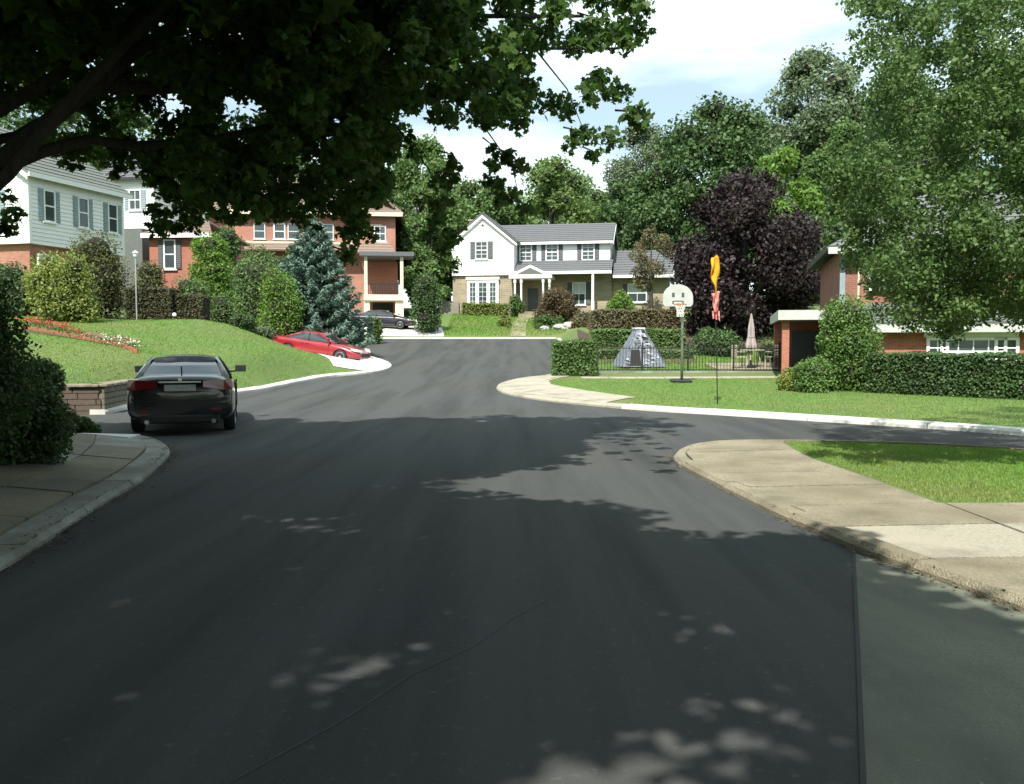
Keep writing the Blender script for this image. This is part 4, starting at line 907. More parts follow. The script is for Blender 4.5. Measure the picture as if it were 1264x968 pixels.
    # wheels
    for x in sp['wheels']:
        for sg in (-1, 1):
            c = (x, sg * (sp['hw'] - .115), .315)
            tv = MB().lathe([(.2, -.1), (.28, -.105), (.308, -.09), (.318, -.05), (.318, .05), (.308, .09), (.28, .105), (.2, .1)], 28, 'y')
            wo = tv.build('wheel', 'rubber', root, Matrix.Translation(c), smooth=True)
            rm = MB().lathe([(.215, -.05), (.225, .098), (.205, .104), (.195, .06), (.05, .05)], 24, 'y')
            for k in range(7):
                w = 2 * PI * k / 7; d = Vector((math.cos(w), 0, math.sin(w))); s_ = Vector((-math.sin(w), 0, math.cos(w)))
                p0 = d * .03; p1 = d * .205
                rm.hexa(p0 - s_ * .03 + Vector((0, .06, 0)), p0 + s_ * .03 + Vector((0, .06, 0)), p1 + s_ * .022 + Vector((0, .075, 0)), p1 - s_ * .022 + Vector((0, .075, 0)), (0, .025, 0))
            rm.lathe([(.045, .05), (.045, .1), (.03, .105)], 12, 'y')
            rm.build('rim', 'alloy', wo, Matrix.Translation(c) @ (Matrix.Identity(4) if sg > 0 else Matrix.Scale(-1, 4, (0, 1, 0))), smooth=False)
    # ends
    xr = st[0][0]; xf = st[-1][0]; hw = sp['hw']
    MB().box(xr - .012, xr + .05, -.26, .26, sp['pl'], sp['pl'] + .115).build('number_plate', 'plate', root, bevel=.006)
    for sg in (-1, 1):
        q = MB(); z0, z1 = sp['tl']
        yo, yi = hw * .97, hw * .42
        q.add([(xr + .34, sg * (hw - .012), z0 + .06), (xr + .08, sg * yo * .985, z0), (xr - .006, sg * hw * .8, z0), (xr - .028, sg * yi, z0 + .05),
               (xr + .34, sg * (hw - .02), z1 - .02), (xr + .08, sg * yo * .97, z1), (xr - .002, sg * hw * .8, z1), (xr - .022, sg * yi, z1 - .02),
               (xr + .3, sg * hw * .7, z0), (xr + .3, sg * hw * .7, z1)],
              [(0, 1, 5, 4), (1, 2, 6, 5), (2, 3, 7, 6), (3, 8, 9, 7), (4, 5, 6, 7, 9), (0, 8, 3, 2, 1), (0, 4, 9, 8)])
        q.build('tail_lamp', 'tail', root)
        q = MB(); q.add([(xf - .42, sg * (hw * .965), .66), (xf - .1, sg * hw * .84, .62), (xf - .0, sg * hw * .5, .60), (xf - .42, sg * hw * .95, .76), (xf - .16, sg * hw * .82, .74), (xf - .03, sg * hw * .5, .68), (xf - .4, sg * hw * .5, .66)],
                        [(0, 1, 4, 3), (1, 2, 5, 4), (3, 4, 5, 6), (0, 6, 2, 1), (2, 6, 5), (0, 3, 6)])
        q.build('headlight', 'lens', root)
    MB().box(xf - .04, xf + .015, -.42, .42, .36, .56).build('grille', 'plastic', root, bevel=.01)
    MB().box(xr - .015, xr + .1, -hw * .72, hw * .72, .22, .36).build('rear_valance', 'plastic', root, bevel=.02)
    MB().box(xr - .03, xr + .02, -.35, .35, sp['pl'] + .15, sp['pl'] + .175).build('boot_sky_glint', 'chrome', root)  # bright strip standing in for sky reflected along the boot top
    for sg in (-1, 1): MB().lathe([(.04, 0), (.04, .12)], 12, 'x', (xr - .03, sg * .55, .25)).build('exhaust_pipe', 'chrome', root)
    # door and boot seams: thin dark strips proud of the skin
    for sg in (-1, 1):
        for x in sp['seams']: MB().box(x - .006, x + .006, sg * (hw * .97), sg * (hw * 1.004), .3, sp['hz'] + .06).build('door_seam', 'plastic', root)
    return root
sedan = dict(hw=.91, hz=.80, pl=.78, tl=(.80, .98), wheels=(-1.38, 1.42), doors=(-.72, .35), seams=(-.95, .12, 1.05),
    st=[(-2.40, .80, .30, .84, .72), (-2.36, .86, .26, .99, .84), (-2.27, .89, .24, 1.05, .92), (-1.9, .905, .22, 1.07, .95), (-1.5, .91, .2, 1.05, .95), (-.8, .91, .2, .98, .93), (0, .91, .2, .96, .92), (.9, .91, .2, .96, .91), (1.3, .91, .2, .95, .88), (1.8, .895, .22, .86, .80), (2.2, .85, .24, .74, .68), (2.36, .74, .28, .60, .54), (2.40, .62, .32, .54, .5)],
    cabin=(-1.95, -1.05, .25, 1.3, .96, 1.38, .80, .60))
cz = lambda x, y: float(roadz(y))
bc = car('parked_car', 'black saloon parked at the left kerb, rear towards us', 'black_paint', (-6.48, 17.85, 0.0), PI / 2 + math.radians(16.5), sedan)
mb = MB().tube([(-1.9, 0, 1.06), (-1.98, 0, 1.2)], .012, 6); mb.build('aerial', 'plastic', bc)
MB().box(-2.425, -2.36, -.70, .70, .600, .612).build('bumper_seam', 'plastic', bc); MB().box(-2.395, -2.33, -.50, .50, .762, .77).build('boot_seam', 'plastic', bc)
MB().box(-1.62, -1.58, -.16, .16, 1.06, 1.085).build('brake_light', 'tail', bc); MB().lathe([(.035, 0), (.035, .012)], 14, 'x', (-2.40, 0, .985)).build('emblem', 'chrome', bc)
for sg in (-1, 1): MB().box(-2.43, -2.38, sg * .60 - .09, sg * .60 + .09, .43, .47).build('reflector', 'tail', bc)
coupe = dict(hw=.90, hz=.74, pl=.62, tl=(.74, .9), wheels=(-1.32, 1.36), doors=(-.35,), seams=(-.6, .75),
    st=[(-2.28, .76, .34, .80, .70), (-2.22, .85, .28, .93, .82), (-1.9, .89, .24, .97, .88), (-1.4, .90, .22, .95, .88), (-.6, .90, .2, .92, .87), (.3, .90, .2, .92, .86), (1.0, .90, .2, .92, .84), (1.6, .88, .22, .82, .76), (2.05, .83, .24, .70, .62), (2.24, .72, .27, .56, .5), (2.29, .6, .32, .5, .46)],
    cabin=(-1.75, -.85, .15, 1.1, .90, 1.30, .77, .54))
# red car on the sloping drive, nose down to the right
rzr = math.radians(-14)
car('parked_car', 'red coupe on the left driveway, nose down towards the road', 'red_paint', (-9.15, 42.7, 0.86), 0, coupe, rot=(0, math.radians(6.5), rzr))
car('parked_car', 'dark car nosing out under the cream porch of the brick house', 'dusk_paint', (XA(474, 67.4), 67.4, 2.76), 0, sedan, rot=(0, math.radians(1.0), math.radians(-5)))

# ------------------------------------------------------------------ street things
# basketball hoop
hx, hy = XA(842, 31.0), 31.0; hz = GZ(hx, hy)
hp = thing('basketball_hoop', 'white fan-shaped basketball backboard on a grey pole by the verge', 'basketball hoop', (hx, hy, hz))
zt = ZA(352, 31) - hz; zb_ = ZA(379, 31) - hz
MB().tube([(0, 0, 0.02), (0, 0, zb_ - .1), (-.05, -.02, zb_ + .1)], [.05, .045, .045], 10).build('pole', 'steel', hp, smooth=True)
for a, b in ((zb_ - .25, zb_ + .1), (zb_ - .05, zb_ + .35)): MB().tube([(0, 0, a), (-.22, -.38, b)], .02, 6).build('arm', 'steel', hp)
Tb = Matrix.Translation((-.24, -.42, zb_)) @ Matrix.Rotation(math.radians(8), 4, 'Z')
hw_ = .53; hb = zt - zb_
pl_ = [(-hw_ * .86, 0), (hw_ * .86, 0), (hw_, .08), (hw_, hb * .42)] + [(hw_ * math.cos(w), hb * .42 + hb * .58 * math.sin(w)) for w in np.linspace(.15, PI - .15, 12)] + [(-hw_, hb * .42), (-hw_, .08)]
bb = MB().prism(pl_, -.02, .02).build('backboard', 'dull_white', hp, Tb)
q = MB()
for x in (-.17, .17): q.box(x - .045, x + .045, -.026, -.02, hb * .42, hb * .62)
q.box(-.2, -.15, -.026, -.021, .08, hb * .25); q.box(.15, .2, -.026, -.021, .08, hb * .25); q.box(-.15, .15, -.026, -.021, hb * .22, hb * .26)
q.build('painted_marking', 'shutter', bb, Tb)
rim = MB(); pts = [(.2 * math.cos(w), -.26 + .2 * math.sin(w), .06) for w in np.linspace(0, 2 * PI, 25)]; rim.tube(pts, .012, 6, cap=False); rim.box(-.06, .06, -.08, -.02, 0, .1); rim.build('rim', 'orange', hp, Tb, smooth=False)
q = MB()
for i in range(12):
    w = 2 * PI * i / 12
    for s_ in (-1, 1): q.tube([(.2 * math.cos(w), -.26 + .2 * math.sin(w), .05), (.12 * math.cos(w + s_ * .5), -.26 + .12 * math.sin(w + s_ * .5), -.17), (.11 * math.cos(w + s_ * .9), -.26 + .11 * math.sin(w + s_ * .9), -.36)], .008, 4, cap=False)
q.build('net', 'net', hp, Tb)
q = MB(); q.box(-.34, .34, -.2, .5, 0, .10); q.build('base', 'iron', hp, bevel=.04)

# yellow wind banner on a thin leaning pole
fx, fy = XA(887, 21.8), 21.8; fz = GZ(fx, fy) - .05
fl = thing('wind_banner', 'yellow cloth banner with pink tail on a thin leaning pole at the kerb', 'banner', (fx, fy, fz))
tp = Vector((XA(880, 21.8) - fx, 0.0, ZA(314, 21.8) - fz))
MB().tube([(0, 0, -.1), tp * .5, tp], [.014, .012, .008], 6).build('pole', 'iron', fl)
def cloth(z0, z1, wf, tw, name, m, nseg=26, nx_=7):
    mb = MB(); z0, z1 = z0 - fz, z1 - fz
    for i in range(nseg + 1):
        f = i / nseg; z = z0 + (z1 - z0) * f; w = wf(f); a = tw * f + .35 * math.sin(f * 9); c = tp * (z / tp.z)
        for j in range(nx_):
            t = j / (nx_ - 1) - .5; y = .05 * math.sin(t * 9 + f * 7) * (w / .3)
            mb.v.append((c.x + .01 + t * w * math.cos(a) - y * math.sin(a), c.y - .03 + t * w * math.sin(a) + y * math.cos(a), z + .03 * math.sin(t * 5)))
    for i in range(nseg):
        for j in range(nx_ - 1): mb.f.append((i * nx_ + j, i * nx_ + j + 1, (i + 1) * nx_ + j + 1, (i + 1) * nx_ + j))
    o = mb.build(name, m, fl, smooth=True); s = o.modifiers.new('thickness', 'SOLIDIFY'); s.thickness = .006; return o
cloth(ZA(317, 21.8), ZA(361, 21.8), lambda f: .06 + .27 * math.sin(PI * min(1, f * .9 + .12)) ** 1.2, 1.5, 'yellow_cloth', 'yellow')
cloth(ZA(361, 21.8), ZA(385, 21.8), lambda f: .2 - .04 * f, .8, 'pink_cloth', 'redcloth', 12)
for k, dx in enumerate((-.07, .0, .07)):
    q = MB(); z0 = ZA(384, 21.8) - fz; q.hexa((dx - .025 + tp.x * .6, -.03, z0), (dx + .025 + tp.x * .6, -.03, z0), (dx + .03 + tp.x * .6, -.05, z0 - .18 - .04 * k), (dx - .01 + tp.x * .6, -.06, z0 - .2), (0, .006, 0)); q.build('tail_strip', 'redcloth', fl)

# grey mottled play tent
tx, ty = XA(788, 39), 39.0; tz = GZ(tx, ty)
tn = thing('play_tent', 'grey mottled A-frame play tent with dark openings beyond the iron fence', 'tent', (tx, ty, tz), math.radians(8))
ht, wb2 = ZA(405, 39) - tz, 1.0
q = MB(); q.add([(-wb2, -.9, 0), (wb2, -.9, 0), (.17, -.2, ht - .05), (-.17, -.2, ht - .05), (-wb2, .9, 0), (wb2, .9, 0), (.17, .2, ht - .05), (-.17, .2, ht - .05)], [(0, 1, 2, 3), (1, 5, 6, 2), (5, 4, 7, 6), (4, 0, 3, 7), (3, 2, 6, 7)])
q.build('canvas', 'tent', tn)
def onf(u, z, o=.012):
    f = z / (ht - .05); return (u, -.9 + .7 * f - o * 1.2, z + o * .4)
q = MB(); q.hexa(onf(-.62, .06), onf(-.12, .06), onf(-.12, .72), onf(-.5, .72), (0, -.012, 0)); q.build('door_opening', 'dark', tn)
q = MB(); q.hexa(onf(.08, 1.15), onf(.34, 1.15), onf(.15, 1.68), onf(.08, 1.72), (0, -.012, 0)); q.build('window_opening', 'dark', tn)
q = MB(); q.hexa(onf(.15, .32), onf(.42, .25), onf(.42, .8), onf(.15, .85), (0, -.012, 0)); q.build('dark_flap', 'roof_grey', tn)  # flap coloured plain dark grey
q = MB(); q.box(-.23, .23, -.24, .24, ht - .05, ht + .02); q.build('ridge_cap', 'tent_edge', tn)
for a, b in ((-1, 0), (1, 0)):
    q = MB().tube([(a * wb2, -.92, 0), (a * .17, -.22, ht - .05)], .02, 6); q.build('edge_pole', 'tent', tn)
MB().tube([onf(.0, .05, .02), onf(.0, ht - .1, .02)], .035, 6).build('seam_strip', 'tent_patch', tn)
rnd2 = random.Random(3); q = MB()
qd = MB()
for i in range(70):
    z = rnd2.uniform(.08, ht - .25); lim = wb2 - (wb2 - .17) * z / ht - .14; u = rnd2.uniform(-lim, lim); s_ = rnd2.uniform(.04, .1); o = .014 + .0006 * i
    if -.65 < u < -.05 and z < .8: continue
    (q if i % 2 else qd).hexa(onf(u - s_, z, o), onf(u + s_, z - s_ * .5, o), onf(u + s_ * .6, z + s_ * .8, o), onf(u - s_ * .5, z + s_ * .7, o), (0, -.004, 0))
stuff(q.build('cloth_patches', 'tent_patch', tn)); stuff(qd.build('dark_cloth_patches', 'roof_grey', tn))

# iron fence
f0, f1 = Vector((XA(737, 36.4), 36.4)), Vector((XA(962, 36.4), 36.4)); zf = GZ(5, 36.4) - .02
fe = thing('iron_fence', 'low dark iron picket fence in front of the play tent', 'fence', (f0.x, 36.4, zf))
Lf = f1.x - f0.x; npk = int(Lf / .125)
pk = MB().box(-.009, .009, -.009, .009, 0, 1.12).mesh('picket', 'iron')
for i in range(npk):
    o = bpy.data.objects.new('picket', pk); link(o, fe); o.location = (.06 + i * .125, 0, 0)
for z in (.12, 1.0): MB().box(0, Lf, -.015, .015, z, z + .035).build('rail', 'iron', fe)
for k in range(5): MB().box(k * Lf / 4 - .03, k * Lf / 4 + .03, -.03, .03, -.2, 1.25).build('post', 'iron', fe)
MB().box(-.05, Lf + .05, -.16, -.06, -.15, .09).build('edging_board', 'grey_conc', fe)

# closed parasol, patio chairs and table
ux, uy = XA(927, 38), 38.0; uz = GZ(ux, uy) + .05
um = thing('closed_parasol', 'closed taupe parasol standing on the patio behind the fence', 'parasol', (ux, uy, uz))
MB().tube([(0, 0, 0), (0, 0, ZA(387, 38) - uz)], .022, 8).build('pole', 'patio', um)
MB().lathe([(.25, 0), (.25, .06), (.06, .1), (.05, .3)], 16).build('base', 'iron', um)
q = MB(); zt, z0 = ZA(388, 38) - uz, ZA(431, 38) - uz; nn = 16
for i in range(9):
    f = i / 8; z = z0 + (zt - z0) * f; R_ = .03 + .2 * (1 - f) ** .8 * (1 + .12 * math.sin(f * 12))
    for k in range(nn): w = 2 * PI * k / nn; rr = R_ * (1 if k % 2 else .68); q.v.append((rr * math.cos(w), rr * math.sin(w), z + (.05 if k % 2 and i == 0 else 0)))
for i in range(8):
    for k in range(nn): q.f.append((i * nn + k, i * nn + (k + 1) % nn, (i + 1) * nn + (k + 1) % nn, (i + 1) * nn + k))
q.build('folded_canopy', 'umbrella', um, smooth=False)
MB().lathe([(.15, 0), (.155, .02), (.15, .04)], 12, 'z', (0, 0, z0 + .5)).build('tie', 'umbrella', um)
tb = thing('patio_table', 'beige patio table beside the closed parasol', 'table', (ux + .15, uy + .3, uz)); MB().lathe([(.5, .7), (.52, .72), (.5, .74)], 20).build('table_top', 'patio', tb)
for k in range(4):
    w = PI / 4 + k * PI / 2; MB().tube([(.4 * math.cos(w), .4 * math.sin(w), 0), (.3 * math.cos(w), .3 * math.sin(w), .7)], .018, 6).build('leg', 'patio', tb)
def chair(label, x, y, rz):
    c = thing('patio_chair', label, 'chair', (x, y, uz), rz, 'chairs around the patio table')
    MB().box(-.24, .24, -.24, .24, .42, .46).build('seat', 'patio', c)
    b = MB().box(-.24, -.2, .2, .24, .46, .95).box(.2, .24, .2, .24, .46, .95).box(-.2, .2, .205, .235, .9, .95)
    for i in range(4): b.box(-.19, .19, .21, .23, .5 + i * .1, .57 + i * .1)
    b.build('backrest', 'patio', c)
    for a in (-1, 1):
        for d in (-1, 1): MB().box(a * .22 - .015, a * .22 + .015, d * .22 - .015, d * .22 + .015, 0, .42).build('leg', 'patio', c)
        MB().box(a * .24 - .02, a * .24 + .02, -.2, .22, .64, .67).build('armrest', 'patio', c)
chair('beige patio chair to the left of the closed parasol', ux - .55, uy - .2, math.radians(100)); chair('beige patio chair to the right of the closed parasol', ux + .95, uy + .1, math.radians(-80))

# lamp post in the left garden
lx_, ly_ = XA(162, 37), 37.6; lz = GZ(lx_, ly_)
lp = thing('garden_lamp_post', 'slim garden lamp post with white lantern before the trimmed left hedge', 'lamp post', (lx_, ly_, lz))
hl = ZA(318, 37.6) - lz; MB().tube([(0, 0, -.1), (0, 0, hl)], .028, 8).build('post', 'steel', lp)
MB().lathe([(.05, 0), (.08, .04), (.11, .17), (.10, .19)], 8, 'z', (0, 0, hl)).build('lantern', 'lantern', lp); MB().lathe([(.14, 0), (.09, .05), (.02, .1)], 8, 'z', (0, 0, hl + .19)).build('lantern_cap', 'white', lp)
gl = thing('garden_light', 'tiny white garden light at the foot of the left hedge', 'light', (XA(216, 37.3), 37.3, GZ(XA(216, 37.3), 37.3)))
MB().tube([(0, 0, 0), (0, 0, .14)], .02, 6).build('stake', 'iron', gl); MB().lathe([(.05, .14), (.09, .18), (.09, .26), (.03, .3)], 10).build('lamp_head', 'white', gl)

# retaining wall by the parked car : separate stones
rw = thing('retaining_wall', 'low stone retaining wall at the corner of the left lawn beside the black car', 'wall', (-9.3, 20.25, 0))
st_m = {k: MB().box(0, 1, 0, 1, 0, 1).mesh('stone', k, bevel=.04) for k in ('stone', 'stone_shaded')}
def stones(a, b, m, zt_fun, hs=.135, depth=.3, zb_=-.05):
    a, b = Vector(a), Vector(b); L = (b - a).length; an = math.atan2(b.y - a.y, b.x - a.x); row = 0; z = zb_
    while True:
        x = -rnd.uniform(0, .2); n_any = False
        while x < L:
            w = rnd.uniform(.32, .62); x0, x1 = max(x, 0), min(x + w, L)
            p = a + (b - a) * ((x0 + x1) / 2 / L)
            if z + hs < zt_fun(p) + .09 and x1 - x0 > .06:
                o = bpy.data.objects.new('stone', st_m[m]); link(o, rw); o.scale = (x1 - x0 - .015, depth * rnd.uniform(.92, 1.05), hs - .012)
                q = a + (b - a) * (x0 / L); o.location = (q.x + 9.3, q.y - 20.25, z); o.rotation_euler = (0, 0, an); n_any = True
            x += w
        z += hs; row += 1
        if not n_any or row > 9: break
stones((-13.0, 19.75), (-9.35, 20.25), 'stone_shaded', lambda p: .62)  # camera-facing run, its shade put into the darker stone colour
stones((-9.30, 20.3), (-9.75, 23.2), 'stone', lambda p: .62); stones((-9.76, 23.2), (-9.6, 26.3), 'stone', lambda p: .62 - .12 * (p.y - 23.2))
mb = MB(); mb.box(0, 1, 0, 1, 0, 1)
for a, b in (((-13.0, 19.72), (-9.32, 20.22)), ((-9.26, 20.25), (-9.73, 23.2))):
    a, b = Vector(a), Vector(b); L = (b - a).length; an = math.atan2(b.y - a.y, b.x - a.x)
    for k in range(int(L / .7)):
        o = MB().box(0, .68, -.04, .36, 0, .07).build('cap_stone', 'stone', rw, bevel=.015); q = a + (b - a) * (k / int(L / .7)); o.location = (q.x + 9.3, q.y - 20.25, .625); o.rotation_euler = (0, 0, an)

# garden board fence left of the white house
bf = thing('board_fence', 'grey weathered board fence at the left corner of the far white house', 'fence', (XA(541, 76), 76, 4.0))
for k in range(11):
    MB().box(k * .16, k * .16 + .145, 0, .025, -.3, 1.25 + rnd.uniform(-.02, .02)).build('board', 'fence_wood', bf)
for z in (.3, .95): MB().box(0, 1.76, .026, .07, z, z + .08).build('rail', 'fence_wood', bf)
for x in (0, 1.66): MB().box(x, x + .1, .07, .17, -.4, 1.3).build('post', 'fence_wood', bf)

# rocks
def rock(label, x, y, r, group=None, z=None):
    bm = bmesh.new(); bmesh.ops.create_icosphere(bm, subdivisions=3, radius=r); sd = rnd.random() * 50
    from mathutils import noise
    for v in bm.verts:
        k = 1 + .35 * noise.noise(v.co * (1.4 / r) + Vector((sd, 0, 0))) + .1 * noise.noise(v.co * (4 / r)); v.co = Vector((v.co.x * k * 1.2, v.co.y * k, v.co.z * k * .65))
    me = bpy.data.meshes.new('rock'); bm.to_mesh(me); bm.free(); me.materials.append(M['rock'])
    o = link(bpy.data.objects.new('rock', me)); o.location = (x, y, (GZ(x, y) if z is None else z) + r * .25); o.rotation_euler = (0, 0, rnd.uniform(0, 6)); o['label'] = label; o['category'] = 'rock'
    if group: o['group'] = group
for lb, px, py, r in (('pale rock at the pavement edge under the dark left bush', 32, 556, .16), ('round grey rock beside the end of the left pavement', 50, 545, .2), ('small rock nearest the pavement corner on the left', 62, 548, .13), ('flat brown rock among the left foreground leaves', 15, 575, .17)):
    Y = 1.5 * FPX / (py - HZ); rock(lb, XA(px, Y) - .1, Y, r, 'rocks along the left bed')
for lb, px, Y, r in (('grey boulder left of the brown shrub path', 691, 66.9, .45), ('grey boulder right of the garden path', 703, 66.8, .5), ('low stone by the far kerb below the bronze bush', 672, 67.2, .35)):
    rock(lb, XA(px, Y), Y, r, 'boulders at the far kerb')

# flower row with orange edging
ORD = 'first second third fourth fifth sixth seventh eighth ninth tenth eleventh twelfth thirteenth fourteenth fifteenth sixteenth seventeenth eighteenth nineteenth twentieth'.split()
for i in range(20):
    f = i / 19; px = 32 + 130 * f; py = 407 + 26 * f ** 1.15; Y = 30 - 3.2 * f; x = XA(px, Y) ; z = GZ(x, Y)
    m, nm = (('petal_r', 'red') if f < .55 else (('petal_p', 'pink') if f < .75 else (('petal_w', 'white') if i % 2 else ('petal_p', 'coral'))))
    fp = thing('flowering_plant', '%s plant from the top of the left lawn flower row, %s blooms' % (ORD[i], nm), 'plant', (x, Y, z), group='flowers edging the left lawn bed')
    h = .34 if f < .45 else .22; n = 90; p = rng.normal(size=(n, 3)) * np.array([.16, .14, .06]) + np.array([0, 0, h * .55]); leaves('foliage', p, .07, 'l_mid', parent=fp)
    p = rng.normal(size=(42, 3)) * np.array([.17, .15, .05]) + np.array([0, -.03, h * .9]); leaves('blossoms', p, .065, m, parent=fp, up_=1.2)
ed = thing('flower_bed_edging', 'row of orange clay edging tiles along the left flower row', 'edging', (0, 0, 0))
et = MB().box(-.14, .14, -.035, .035, -.08, .1).mesh('tile', 'brick_edge', bevel=.015)
for i in range(40):
    f = i / 39; px = 28 + 138 * f; Y = 29.6 - 3.1 * f; x = XA(px, Y); o = bpy.data.objects.new('tile', et); link(o, ed); o.location = (x, Y, GZ(x, Y) + .01); o.rotation_euler = (0, rnd.uniform(-.06, .06), -.55)

# ------------------------------------------------------------------ shrubs and hedges
def XS(px, Y): return XA(px, Y)
hedge('trimmed box hedge block at the corner left of the play tent', (XA(679, 35.2) + .1, 35.2), (XA(735, 35.2) - .05, 35.2), 1.5, ZA(420, 35.2) - GZ(2.4, 35.2), 'l_mid', 9000, .1)
hedge('long clipped dark green hedge in front of the right brick house', (XA(1080, 26.2), 26.2), (14.5, 22.0), 1.1, 1.16, 'l_dark', 22000, .085)
for lb, pa, pb, Y, pt, m, dz in (('lowest tier of the clipped hedges behind the play tent', 738, 850, 42.5, 431, 'l_mid', 0), ('middle tier of the clipped hedges behind the play tent', 732, 842, 47, 405, 'l_mid', 0), ('top bronze-tinged tier of the hedges below the thin tree', 730, 838, 53, 381, 'l_rust', 0)):
    z = GZ((XA(pa, Y) + XA(pb, Y)) / 2, Y); hedge(lb, (XA(pa, Y), Y), (XA(pb, Y), Y), 1.6, ZA(pt, Y) - z, m, 8000, .13, group='clipped hedge tiers')
hedge('bronze clipped hedge directly right of the lamp post', (XA(162, 38.6), 38.6), (XA(218, 38.6), 38.6), 1.2, ZA(356, 38.6) - GZ(XA(190, 38.6), 38.6), 'l_hedge', 8000, .09)
hedge('lower bronze hedge right of the taller bronze hedge', (XA(219, 38.9), 38.9), (XA(256, 38.9), 38.9), 1.1, ZA(364, 38.9) - GZ(XA(237, 38.9), 38.9), 'l_hedge', 5000, .09)
hedge('low yellow-green hedge under the bow window of the white house', (XA(571, 75), 75), (XA(625, 75), 75), .9, 1.0, 'l_yellow', 2500, .16)
def sh(lb, px0, px1, pt, pb, Y, m, n, leaf=.13, **k):
    x = XA((px0 + px1) / 2, Y); w = (px1 - px0) / FPX * Y; z = k.pop('z', None); z = min(GZ(x, Y), ZA(pb, Y)) if z is None else z
    return shrub(lb, x, Y, w, ZA(pt, Y) - z, m, n, leaf, z=z, **k)
sh('tall rounded olive-green clipped evergreen left of the lamp post', 82, 160, 277, 398, 39.5, 'l_olive', 11000, .11, blobs=12)
sh('low rounded olive juniper behind the lamp post', 163, 208, 314, 360, 43, 'l_olive', 3500, .12)
sh('yellow-green spreading shrub in front of the clapboard house', 30, 128, 304, 402, 34, 'l_yellow', 9000, .12, loose=.12, blobs=12)
sh('dark spreading bush left of the yellow-green shrub', -30, 60, 318, 402, 37, 'l_dark', 5000, .13)
sh('bright green upright shrub beside the brick wing', 232, 290, 274, 372, 50, 'l_bright', 7000, .16, loose=.06)
sh('dark green shrub behind the bright upright shrub', 258, 308, 258, 360, 54, 'l_dark', 7000, .17, loose=.06)
sh('low green shrub between the bronze hedges and spruce', 203, 266, 338, 376, 44, 'l_mid', 4500, .12)
sh('mounded fresh green shrub left of the blue spruce', 280, 356, 312, 402, 46, 'l_mid', 11000, .13, blobs=14)
sh('lighter green sloping shrub against the left side of the spruce', 316, 376, 328, 410, 44.5, 'l_bright', 8000, .12, blobs=13)
sh('small round green bush right of the low bronze hedge', 256, 292, 360, 396, 41, 'l_mid', 2500, .1)
sh('tall green shrub hiding the left end of the red brick house', 292, 350, 286, 380, 57, 'l_mid', 9000, .17, loose=.06)
sh('dark green shrub between the spruce and the brick house wall', 335, 380, 296, 380, 56, 'l_dark', 7000, .17, loose=.06)
sh('low dark bush at the crest of the left lawn', 278, 322, 382, 404, 40, 'l_dark', 2200, .1)
sh('ground-hugging juniper in front of the spruce foot', 300, 345, 398, 420, 41, 'l_grey', 1800, .1)
sh('rusty low bush at the foot of the blue spruce', 395, 455, 398, 436, 51.5, 'l_maroon', 3000, .13)
sh('rounded dark evergreen right of the cream porch', 505, 547, 327, 391, 66, 'l_dark', 6000, .17)
sh('low green bush beside the dark car in the far drive', 452, 474, 388, 412, 60.5, 'l_mid', 1600, .14)
sh('bronze-purple dome bush in front of the white house portico', 655, 718, 345, 392, 71, 'l_brown', 8000, .15)
sh('bright green bush under the right windows of the white house', 742, 792, 356, 382, 70, 'l_bright', 4500, .15)
sh('green bush to the left of the portico steps', 624, 650, 362, 384, 74, 'l_mid', 2200, .15)
sh('low perennials left of the garden path', 604, 640, 388, 408, 69.5, 'l_yellow', 1800, .14)
sh('low green perennials below the bronze dome bush', 655, 700, 386, 408, 68.5, 'l_mid', 3000, .14)
sh('tufted rusty plants at the far kerb right of the boulders', 700, 735, 380, 415, 66.5, 'l_rust', 3000, .15)
sh('large upright green bush at the left end of the right hedge', 1004, 1088, 357, 490, 27.0, 'l_shrub', 20000, .09, blobs=16)
sh('smaller green bush leaning on the large upright bush', 978, 1034, 430, 486, 26.4, 'l_shrub', 6000, .085)
sh('yellow flowering bush at the edge of the verge', 954, 1000, 450, 487, 27.2, 'l_yellow', 3500, .08, loose=.12)
sh('dark bush behind the patio chairs', 932, 965, 420, 468, 41, 'l_dark', 3000, .12)
sh('dark shrub mass under the purple beech', 842, 940, 395, 462, 44, 'l_dark', 9000, .14)
# near left bed
for lb, px0, px1, pt, pb, Y, m, n, lf, lo in (
    ('tall dark leafy bush nearest the left edge of the photo', -160, 66, 316, 600, 9.8, 'l_dark', 24000, .055, .12), ('dark green bush overhanging the left pavement', -50, 96, 455, 578, 10.6, 'l_dark', 14000, .05, .12),
    ('low spreading green groundcover shrub before the retaining wall', 60, 128, 505, 545, 15.6, 'l_mid', 6000, .06, .15), ('dark bush between the near bed and retaining wall', -60, 96, 440, 540, 15.2, 'l_dark', 12000, .07, .12)):
    sh(lb, px0, px1, pt, pb, Y, m, n, lf, loose=lo, group='shrubs of the left foreground bed')

# thin bronze tree beside the white house
tree('thin bronze-green tree at the right end of the white house', XA(803, 70), 70, ZA(278, 70), 3.4, 'l_rust', n=4200, leaf=.2, blobs=16, group=None, bottom=ZA(352, 70), squash=.8, trunk_r=.16, core_f=.25)

